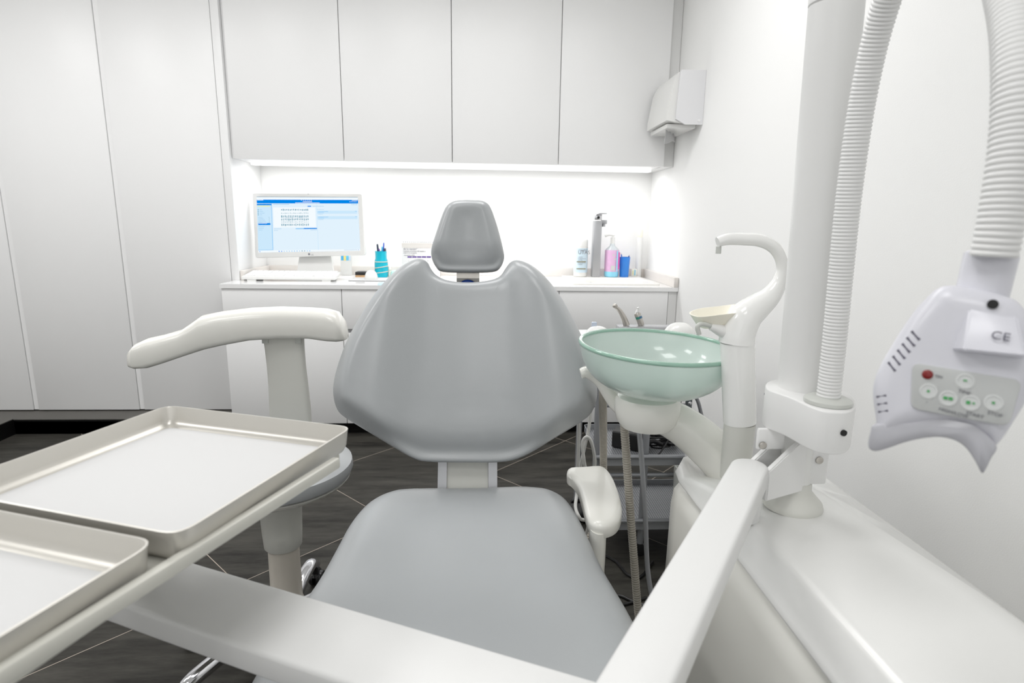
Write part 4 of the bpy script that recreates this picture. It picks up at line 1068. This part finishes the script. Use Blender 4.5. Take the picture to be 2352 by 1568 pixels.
# bracket plates to the pole
for o_, zz in ((.018, .0), (-.020, -.0)):
    d = Vector((base.x-A1.x, PY-A1.y, 0)); d.z = 0; dn = d.normalized(); nn = Vector((-dn.y, dn.x, 0))
    bm = B(); p0 = Vector((A1.x, A1.y, 0))+dn*wE*.6+nn*o_; p1 = Vector((base.x, base.y, 0))+nn*o_
    rg = [[bm.verts.new(p+nn*s*.0055+Vector((0, 0, z))) for s, z in ((-1, z0), (1, z0), (1, z1), (-1, z1))] for p, z0, z1 in ((p0, ZU-.06, ZU-.006), (p1, ZU-.055, ZU+.055))]
    skin(bm, rg); bmesh.ops.bevel(bm, geom=bm.edges[:], offset=.002, segments=2, affect='EDGES'); obj('bracket_plate', bm, M['powder'], t)
B1 = atz(345, 1340, ZL); n1_ = atz(430, 1285, ZL); n2_ = atz(1370, 1560, ZL); m1 = atz(250, 1378, ZL); m2 = atz(905, 1568, ZL)
dB = (n2_-n1_).normalized(); wB = abs((m1-n1_).cross(dB).z)/2; wB2 = abs((m2-n1_).cross(dB).z)/2
nB = Vector((dB.y, -dB.x, 0))
L0 = n1_+nB*wB-dB*.10; L1 = Vector((A3.x, A3.y, 0)); tpar = (L1-n1_).dot(dB)
L1 = n1_+dB*tpar+nB*wB
bm = B(); prism(bm, capsule(L0, L1, wB, wB), PZat(ZL), -.035, 0, .006, 3); obj('lower_arm', bm, M['powder'], t, sharp=50)
bm = B(); cyl(bm, (A3.x, A3.y, ZL+.0003), (A3.x, A3.y, ZU-.0425), wE*.7, None, 28); obj('elbow_pivot', bm, M['powder'], t)
# tray holder
ZT = .965
TA, TB, TC = atz(385, 930, ZT), atz(811, 980, ZT), atz(388, 1226, ZT)
ex = (TB-TA).normalized(); ey = Vector((ex.y, -ex.x, 0))      # ex along the far edge, ey towards the camera
WT = (TB-TA).length; DT = (TC-TB).dot(ey)
print('tray', WT, DT)
hz0 = ZT-.036
ha = (TB+ex*.000); 
# flat plate under both trays and a raised rail on its right side
def tl(a, b, z): return (TA+ex*a+ey*b).to_3d().xy.to_3d()+Vector((0, 0, z))
R1 = atz(765, 1047, ZT-.020); R2 = atz(0, 1515, ZT-.020)
dr = (R2-R1).normalized(); nr = Vector((-dr.y, dr.x, 0))
if nr.dot(ex) < 0: nr = -nr
Ph = PZat(hz0)
bm = B()
c4 = [tl(.01, .02, 0), tl(WT-.012, .02, 0), tl(WT-.012, 2*DT+.03, 0), tl(.01, 2*DT+.03, 0)]
prism(bm, [(p.x, p.y) for p in c4], PZat(ZT-.034), -.010, 0, .002); obj('tray_plate', bm, M['holder'], t)
bm = B(); rl = .0075
p0 = tl(WT-.004+.004, DT*.05, 0); p1 = tl(WT+.004, 2*DT+.06, 0)
R1b = R1+dr*.80
rr4 = [R1, R1+nr*rl*1.6, R1b+nr*rl*1.6, R1b]
prism(bm, roundpoly([(p.x, p.y) for p in rr4], .004), PZat(ZT-.020), -.015, 0, .003); obj('tray_rail', bm, M['holder'], t)
pv = (L0+dB*.06); bm = B(); cyl(bm, (pv.x, pv.y, ZL+.0003), (pv.x, pv.y, ZT-.0445), .024, None, 28); obj('holder_pivot', bm, M['holder'], t)
# trays
def tray(b0, b1, label, z, dx=0):
    tt = thing('instrument_tray', label, 'tray', tl(WT/2+dx, (b0+b1)/2, z-.0335), group='metal instrument trays')
    def rect(i): return roundpoly(clean([tuple(tl(a, b, 0).xy) for a, b in ((i+dx, b0+i), (WT-i+dx, b0+i), (WT-i+dx, b1-i), (i+dx, b1-i))]), .022-min(i, .012))
    bm = B(); zb = z-.0335
    rg = [[bm.verts.new((x, y, zz)) for x, y in rect(i)] for i, zz in ((.012, zb), (.007, zb+.002), (.003, zb+.010), (.0005, z-.002), (.0, z), (.0022, z+.0004), (.0038, z-.002), (.0055, zb+.014), (.010, zb+.007), (.020, zb+.0045))]
    skin(bm, rg); obj('pan', bm, M['traym'], tt, sharp=60)
    bm = B(); r2 = rect(.0205); prism(bm, r2, PZat(zb+.0048), 0, .0006); obj('paper_liner', bm, M['paper'], tt, smooth=False)
tray(0, DT, 'far square metal tray lined with white paper, left of the chair', ZT)
tray(DT+.012, 2*DT+.012, 'near metal tray lined with white paper, cut by the left edge', ZT-.0002, -.010)

# ------------------------------------------------------------------ trolley behind the bowl
def perf(name, base, hole):
    m = mat(name, base, .4, .2); nt = m.node_tree; b = nt.nodes['Principled BSDF']; L = nt.links.new
    g = nt.nodes.new('ShaderNodeNewGeometry'); s = nt.nodes.new('ShaderNodeSeparateXYZ'); L(g.outputs['Position'], s.inputs[0])
    def f(o_):
        a = nt.nodes.new('ShaderNodeMath'); a.operation = 'MULTIPLY'; L(o_, a.inputs[0]); a.inputs[1].default_value = 110
        b_ = nt.nodes.new('ShaderNodeMath'); b_.operation = 'FRACT'; L(a.outputs[0], b_.inputs[0])
        c_ = nt.nodes.new('ShaderNodeMath'); c_.operation = 'SUBTRACT'; L(b_.outputs[0], c_.inputs[0]); c_.inputs[1].default_value = .5
        d_ = nt.nodes.new('ShaderNodeMath'); d_.operation = 'POWER'; L(c_.outputs[0], d_.inputs[0]); d_.inputs[1].default_value = 2; return d_.outputs[0]
    a = nt.nodes.new('ShaderNodeMath'); a.operation = 'ADD'; L(f(s.outputs[0]), a.inputs[0]); L(f(s.outputs[1]), a.inputs[1])
    lt = nt.nodes.new('ShaderNodeMath'); lt.operation = 'LESS_THAN'; L(a.outputs[0], lt.inputs[0]); lt.inputs[1].default_value = .09
    mx = nt.nodes.new('ShaderNodeMix'); mx.data_type = 'RGBA'; L(lt.outputs[0], mx.inputs['Factor'])
    mx.inputs['A'].default_value = (*lin(base), 1); mx.inputs['B'].default_value = (*lin(hole), 1); L(mx.outputs['Result'], b.inputs['Base Color'])
    return m
M['perf'] = perf('perforated_sheet', (158, 160, 164), (66, 68, 70))
TX0, TX1, TY0, TY1 = .415, .905, 2.02, 2.40
troll = t = thing('instrument_trolley', 'grey metal trolley with perforated shelves behind the glass bowl', 'trolley', ((TX0+TX1)/2, 2.2, 0))
for x, y, m_ in ((TX0+.012, TY0, 'tgrey'), (TX0+.012, TY1, 'tgrey'), (.612, TY0, 'tgrey'), (TX1, TY1, 'dgrey')):
    bm = B(); cyl(bm, (x, y, .055), (x, y, .7995), .0125 if m_ == 'tgrey' else .0145, None, 18); ps = obj('post', bm, M[m_], t)
    bm = B(); lathe(bm, [(.014, -.010), (.026, -.008), (.027, .008), (.014, .010)], (x, y, .027), 20, (0, 1, 0)); cyl(bm, (x, y, .03), (x, y, .0549), .008); obj('castor', bm, M['castor'], t)
    if m_ == 'dgrey':
        for v in (895, 923):
            c = aty(1600, v, TY1); bm = B(); lathe(bm, [(.008, 0), (.008, .004), (.004, .006)], (x-.001, y-.0145, c.z), 16, (0, -1, 0)); obj('screw', bm, M['chrome'], ps)
def shelf(z, nm='shelf'):
    bm = B(); P_ = PZat(z)
    rct = lambda i: roundpoly([(TX0+.028+i, TY0-.02+i), (TX1-.016-i, TY0-.02+i), (TX1-.016-i, TY1-.016-i), (TX0+.028+i, TY1-.016-i)], .02)
    rg = [[bm.verts.new((x, y, zz)) for x, y in rct(i)] for i, zz in ((0.0, z-.004), (0, z+.022), (.003, z+.022), (.004, z), (.02, z-.001))]
    skin(bm, rg); return obj(nm, bm, M['perf'], t, sharp=30)
for z in (.385, .125): shelf(z)
bm = B(); box(bm, (TX0-.02, TY0-.03, .800), (.835, TY1+.02, .817), .006); obj('top_board', bm, M['powder'], t)
for z, y in ((.417, TY0-.024), (.335, TY0), (.16, TY0-.024), (.485, TY1+.002), (.70, TY1+.002)):
    bm = B(); cyl(bm, (TX0, y, z), (TX1+.0, y, z), .0085, None, 14); obj('rail', bm, M['tgrey'], t)
bm = B(); tube(bm, [aty(1575, 893, 2.39), aty(1600, 915, 2.385), aty(1612, 955, 2.385)], .008, 10); obj('brace', bm, M['tgrey'], t)
# white shells and steel plate on the trolley top
def shell(u0, u1, v0, v1, y, label):
    a = aty(u0, v1, y); b = aty(u1, v0, y); cx = (a.x+b.x)/2; rx = (b.x-a.x)/2; hh = b.z-.8175
    bm = B(); rg = []
    for i in range(9):
        ph = PI/2*i/8; k = max(math.cos(ph), .02)
        rg.append([bm.verts.new((cx+rx*k**.7*math.cos(2*PI*j/28), y+.06*k**.7*math.sin(2*PI*j/28), .8175+hh*math.sin(ph))) for j in range(28)])
    skin(bm, rg); return tag(obj('plastic_cover', bm, M['plast'], None), label, 'plastic cover')
shell(1338, 1408, 749, 770, 2.03, 'low white plastic cover on the trolley, left behind the glass bowl')
shell(1518, 1605, 741, 770, 2.03, 'rounded white plastic cover on the trolley, right behind the glass bowl')
a = aty(1420, 760, 2.12); b = aty(1545, 748, 2.12)
t = thing('handpiece_holder', 'grey handpiece holder bar on the trolley behind the bowl', 'instrument holder', ((a.x+b.x)/2, 2.12, .8175))
bm = B(); box(bm, (a.x, 2.10, .8175), (b.x, 2.16, aty(1480, 751, 2.10).z), .004); obj('bar', bm, M['satin'], t)
zh = aty(1480, 751, 2.10).z+.0005
t = thing('dental_handpiece', 'curved steel dental drill handpiece standing behind the glass bowl', 'handpiece', (aty(1440, 752, 2.12).x, 2.12, zh), group='handpieces behind the bowl')
hp1 = [(1439, 753), (1433, 730), (1424, 714), (1413, 703)]
bm = B(); pts = [aty(u, v, 2.13) for u, v in hp1]; pts[0].z = zh
tube(bm, pts, [.0125, .011, .0085, .006], 14); obj('shaft', bm, M['steel'], t)
c = aty(1411.5, 702, 2.13); bm = B(); lathe(bm, [(.007, 0), (.0085, .002), (.0085, .012), (.006, .016)], c+Vector((.006, 0, .006)), 18, Vector((-.55, 0, -.8))); obj('turbine_head', bm, M['steel'], t)
t = thing('dental_handpiece', 'straight steel handpiece with blue and green band behind the glass bowl', 'handpiece', (aty(1473, 752, 2.12).x, 2.12, zh), group='handpieces behind the bowl')
a = aty(1473, 753, 2.13); a.z = zh; b = aty(1463, 718, 2.13); d = b-a
bm = B(); lathe(bm, [(.0105, 0), (.012, .005), (.0125, d.length*.9), (.009, d.length)], a, 20, d); obj('shaft', bm, M['steel'], t)
for k, (c_, s_) in enumerate((((90, 190, 170), 0), ((110, 165, 205), 1))):
    bm = B(); rg = [[bm.verts.new(a+d*(f+.02*s_)+(Vector((1, 0, .25)).normalized()*math.sin(th_)+Vector((0, -1, 0))*math.cos(th_))*.0131) for f in (.55, .72)] for th_ in np.linspace(-1.2+1.2*s_, 0+1.2*s_, 7)]
    for p_, q_ in zip(rg, rg[1:]): bm.faces.new((p_[0], q_[0], q_[1], p_[1]))
    bmesh.ops.solidify(bm, geom=bm.faces[:], thickness=.0006); obj('colour_band', bm, mat('band_%d' % k, c_, .4), t)
bm = B(); tube(bm, [b, aty(1465, 710, 2.13), aty(1467, 709, 2.13)], [.007, .004, .0035], 10); cyl(bm, aty(1467, 711, 2.13), aty(1465, 706, 2.13), .005, None, 10); obj('nozzle', bm, M['powder'], t)
a = aty(1361, 752, 2.06); bm = B(); box(bm, (a.x-.006, 2.04, .8175), (a.x+.012, 2.055, aty(1362, 739, 2.05).z), .003); tag(obj('plastic_clip', bm, mat('pale_blue_plastic', (190, 200, 215), .3)), 'small pale blue plastic clip at the left end of the trolley top', 'clip')

# power adapter, leads and box on the shelf
zsh = .3855
a = atz(1412, 1012, zsh); b = atz(1470, 1040, zsh)
t = thing('power_adapter', 'black power adapter lying on the upper trolley shelf', 'power adapter', ((a.x+b.x)/2, 2.15, zsh))
ang = math.atan2(-.06, .10)
Ma = Matrix.Translation((atz(1440, 1018, zsh).x, 2.17, zsh+.0005)) @ Matrix.Rotation(-.5, 4, 'Z')
bm = B(); box(bm, (-.065, -.035, 0), (.065, .035, .068), .006, 3, Ma); obj('brick', bm, M['rubber'], t)
bm = B(); p = Ma @ Vector((.066, 0, .03)); tube(bm, [p, p+Vector((.03, -.01, .01)), p+Vector((.06, -.02, .0))], [.010, .009, .006], 10); obj('strain_relief', bm, M['cable'], t)
random.seed(11)
bm = B(); cc = atz(1518, 1040, zsh)+Vector((.02, .055, 0)); pts = []
for k in range(90):
    an = k*.55; r_ = .050+.012*math.sin(k*1.7)
    pts.append((cc.x+r_*1.15*math.cos(an), cc.y+.01+r_*.9*math.sin(an), zsh+.006+.028*(.5+.5*math.sin(k*.37))+.0002*k))
tube(bm, pts, .0036, 6, 3); tube(bm, [pts[0], (cc.x-.06, cc.y+.04, zsh+.06), (cc.x-.02, cc.y+.09, zsh+.02), (cc.x+.06, cc.y+.05, zsh+.005), pts[10]], .003, 6)
e = atz(1400, 1062, zsh)
tube(bm, [pts[-1], (cc.x-.05, 2.06, zsh+.008), (cc.x-.10, 2.045, zsh+.008), (e.x+.03, 2.035, zsh+.007)], .003, 6); cyl(bm, (e.x+.03, 2.035, zsh+.008), (e.x-.005, 2.035, zsh+.008), .008, .006, 12)
tag(obj('power_lead', bm, M['cable']), 'tangled black power lead coiled on the upper trolley shelf', 'cable')
a = aty(1574, 1074, 1.95); b = aty(1635, 1042, 1.95)
# white carton in a low grey crate beside the trolley
t = thing('storage_crate', 'pale grey storage crate behind the unit under the bowl arm', 'crate', (.80, 1.90, 0))
bm = B(); rg = [[bm.verts.new((x, y, z)) for x, y in ((a.x-.03+k, 1.80+k), (a.x+.30-k, 1.80+k), (a.x+.30-k, 1.985-k), (a.x-.03+k, 1.985-k))] for k, z in ((.01, .0), (0, a.z-.004), (.006, a.z-.004), (.012, .02))]
skin(bm, rg); obj('tub', bm, M['grey_p'], t, smooth=False)
t = thing('carton', 'white and blue carton standing in the grey crate', 'carton', ((a.x+b.x)/2, 1.93, .0205))
bm = B(); box(bm, (a.x, 1.90, .0205), (a.x+.13, 1.965, b.z+.02), .001); obj('box', bm, M['paper'], t)
Pv = Plane((a.x, 1.8992, a.z), (0, -1, 0)); bm = B(); quad(bm, Pv, .016, -.10, .125, .055, 0); obj('blue_panel', bm, mat('carton_blue', (0, 105, 190), .5), t, smooth=False)
text('lettering', 'VI', Pv, .026, .006, .0005, .042, M['paper'], t)

bm = B(); tube(bm, [aty(1580, 880, 2.45), aty(1568, 910, 2.45), aty(1562, 930, 2.45), aty(1566, 965, 2.45), aty(1590, 1010, 2.45)], .005, 8)
tag(obj('hanging_lead', bm, M['cable']), 'black lead hanging behind the dark trolley post below the glass bowl', 'cable')
# loose white leads by the trolley
bm = B(); tube(bm, [aty(1327, 900, 1.70), aty(1330, 990, 1.75), aty(1327, 1075, 1.75), aty(1325, 1130, 1.75), aty(1322, 1165, 1.70), aty(1332, 1190, 1.66), aty(1350, 1215, 1.70), (.29, 1.80, .004), (.22, 1.9, .006)], .0055, 8)
tag(obj('white_lead', bm, M['wcable']), 'straight white lead hanging left of the trolley behind the backrest', 'cable', group='white leads')
bm = B(); tube(bm, [aty(1358, 930, 1.80), aty(1352, 985, 1.80), aty(1342, 1030, 1.79), aty(1334, 1075, 1.79), aty(1345, 1100, 1.78), aty(1366, 1070, 1.78), aty(1360, 1020, 1.78), aty(1348, 1003, 1.78), aty(1338, 1018, 1.78), aty(1342, 1060, 1.77), aty(1350, 1120, 1.77), (.36, 1.80, .12), (.31, 1.86, .006), (.2, 1.95, .006)], .0055, 8)
tag(obj('white_lead', bm, M['wcable']), 'looped white lead beside the left trolley post', 'cable', group='white leads')
# dark leads on the floor
for lb, pts in (('black lead curving over the floor below the trolley', [(1385, 1272), (1415, 1290), (1440, 1318), (1470, 1325), (1500, 1290)]),
                ('black lead on the floor under the ribbed hose', [(1395, 1368), (1425, 1368), (1452, 1380), (1480, 1390)]),
                ('short black lead on the floor right beside the seat', [(1405, 1392), (1430, 1388), (1455, 1382), (1485, 1372)])):
    bm = B(); tube(bm, [atz(u, v, .006) for u, v in pts], .005, 8); tag(obj('floor_lead', bm, M['cable']), lb, 'cable', group='black leads on the floor')
bm = B(); c = atz(1322, 1190, .0); box(bm, (c.x-.03, c.y-.05, .001), (c.x+.05, c.y+.05, .05), .012, 3)
tag(obj('foot_control', bm, M['rubber']), 'small black foot control on the floor behind the chair armrest', 'foot control')
for o in bpy.data.objects:
    if '_w' in o: del o['_w']
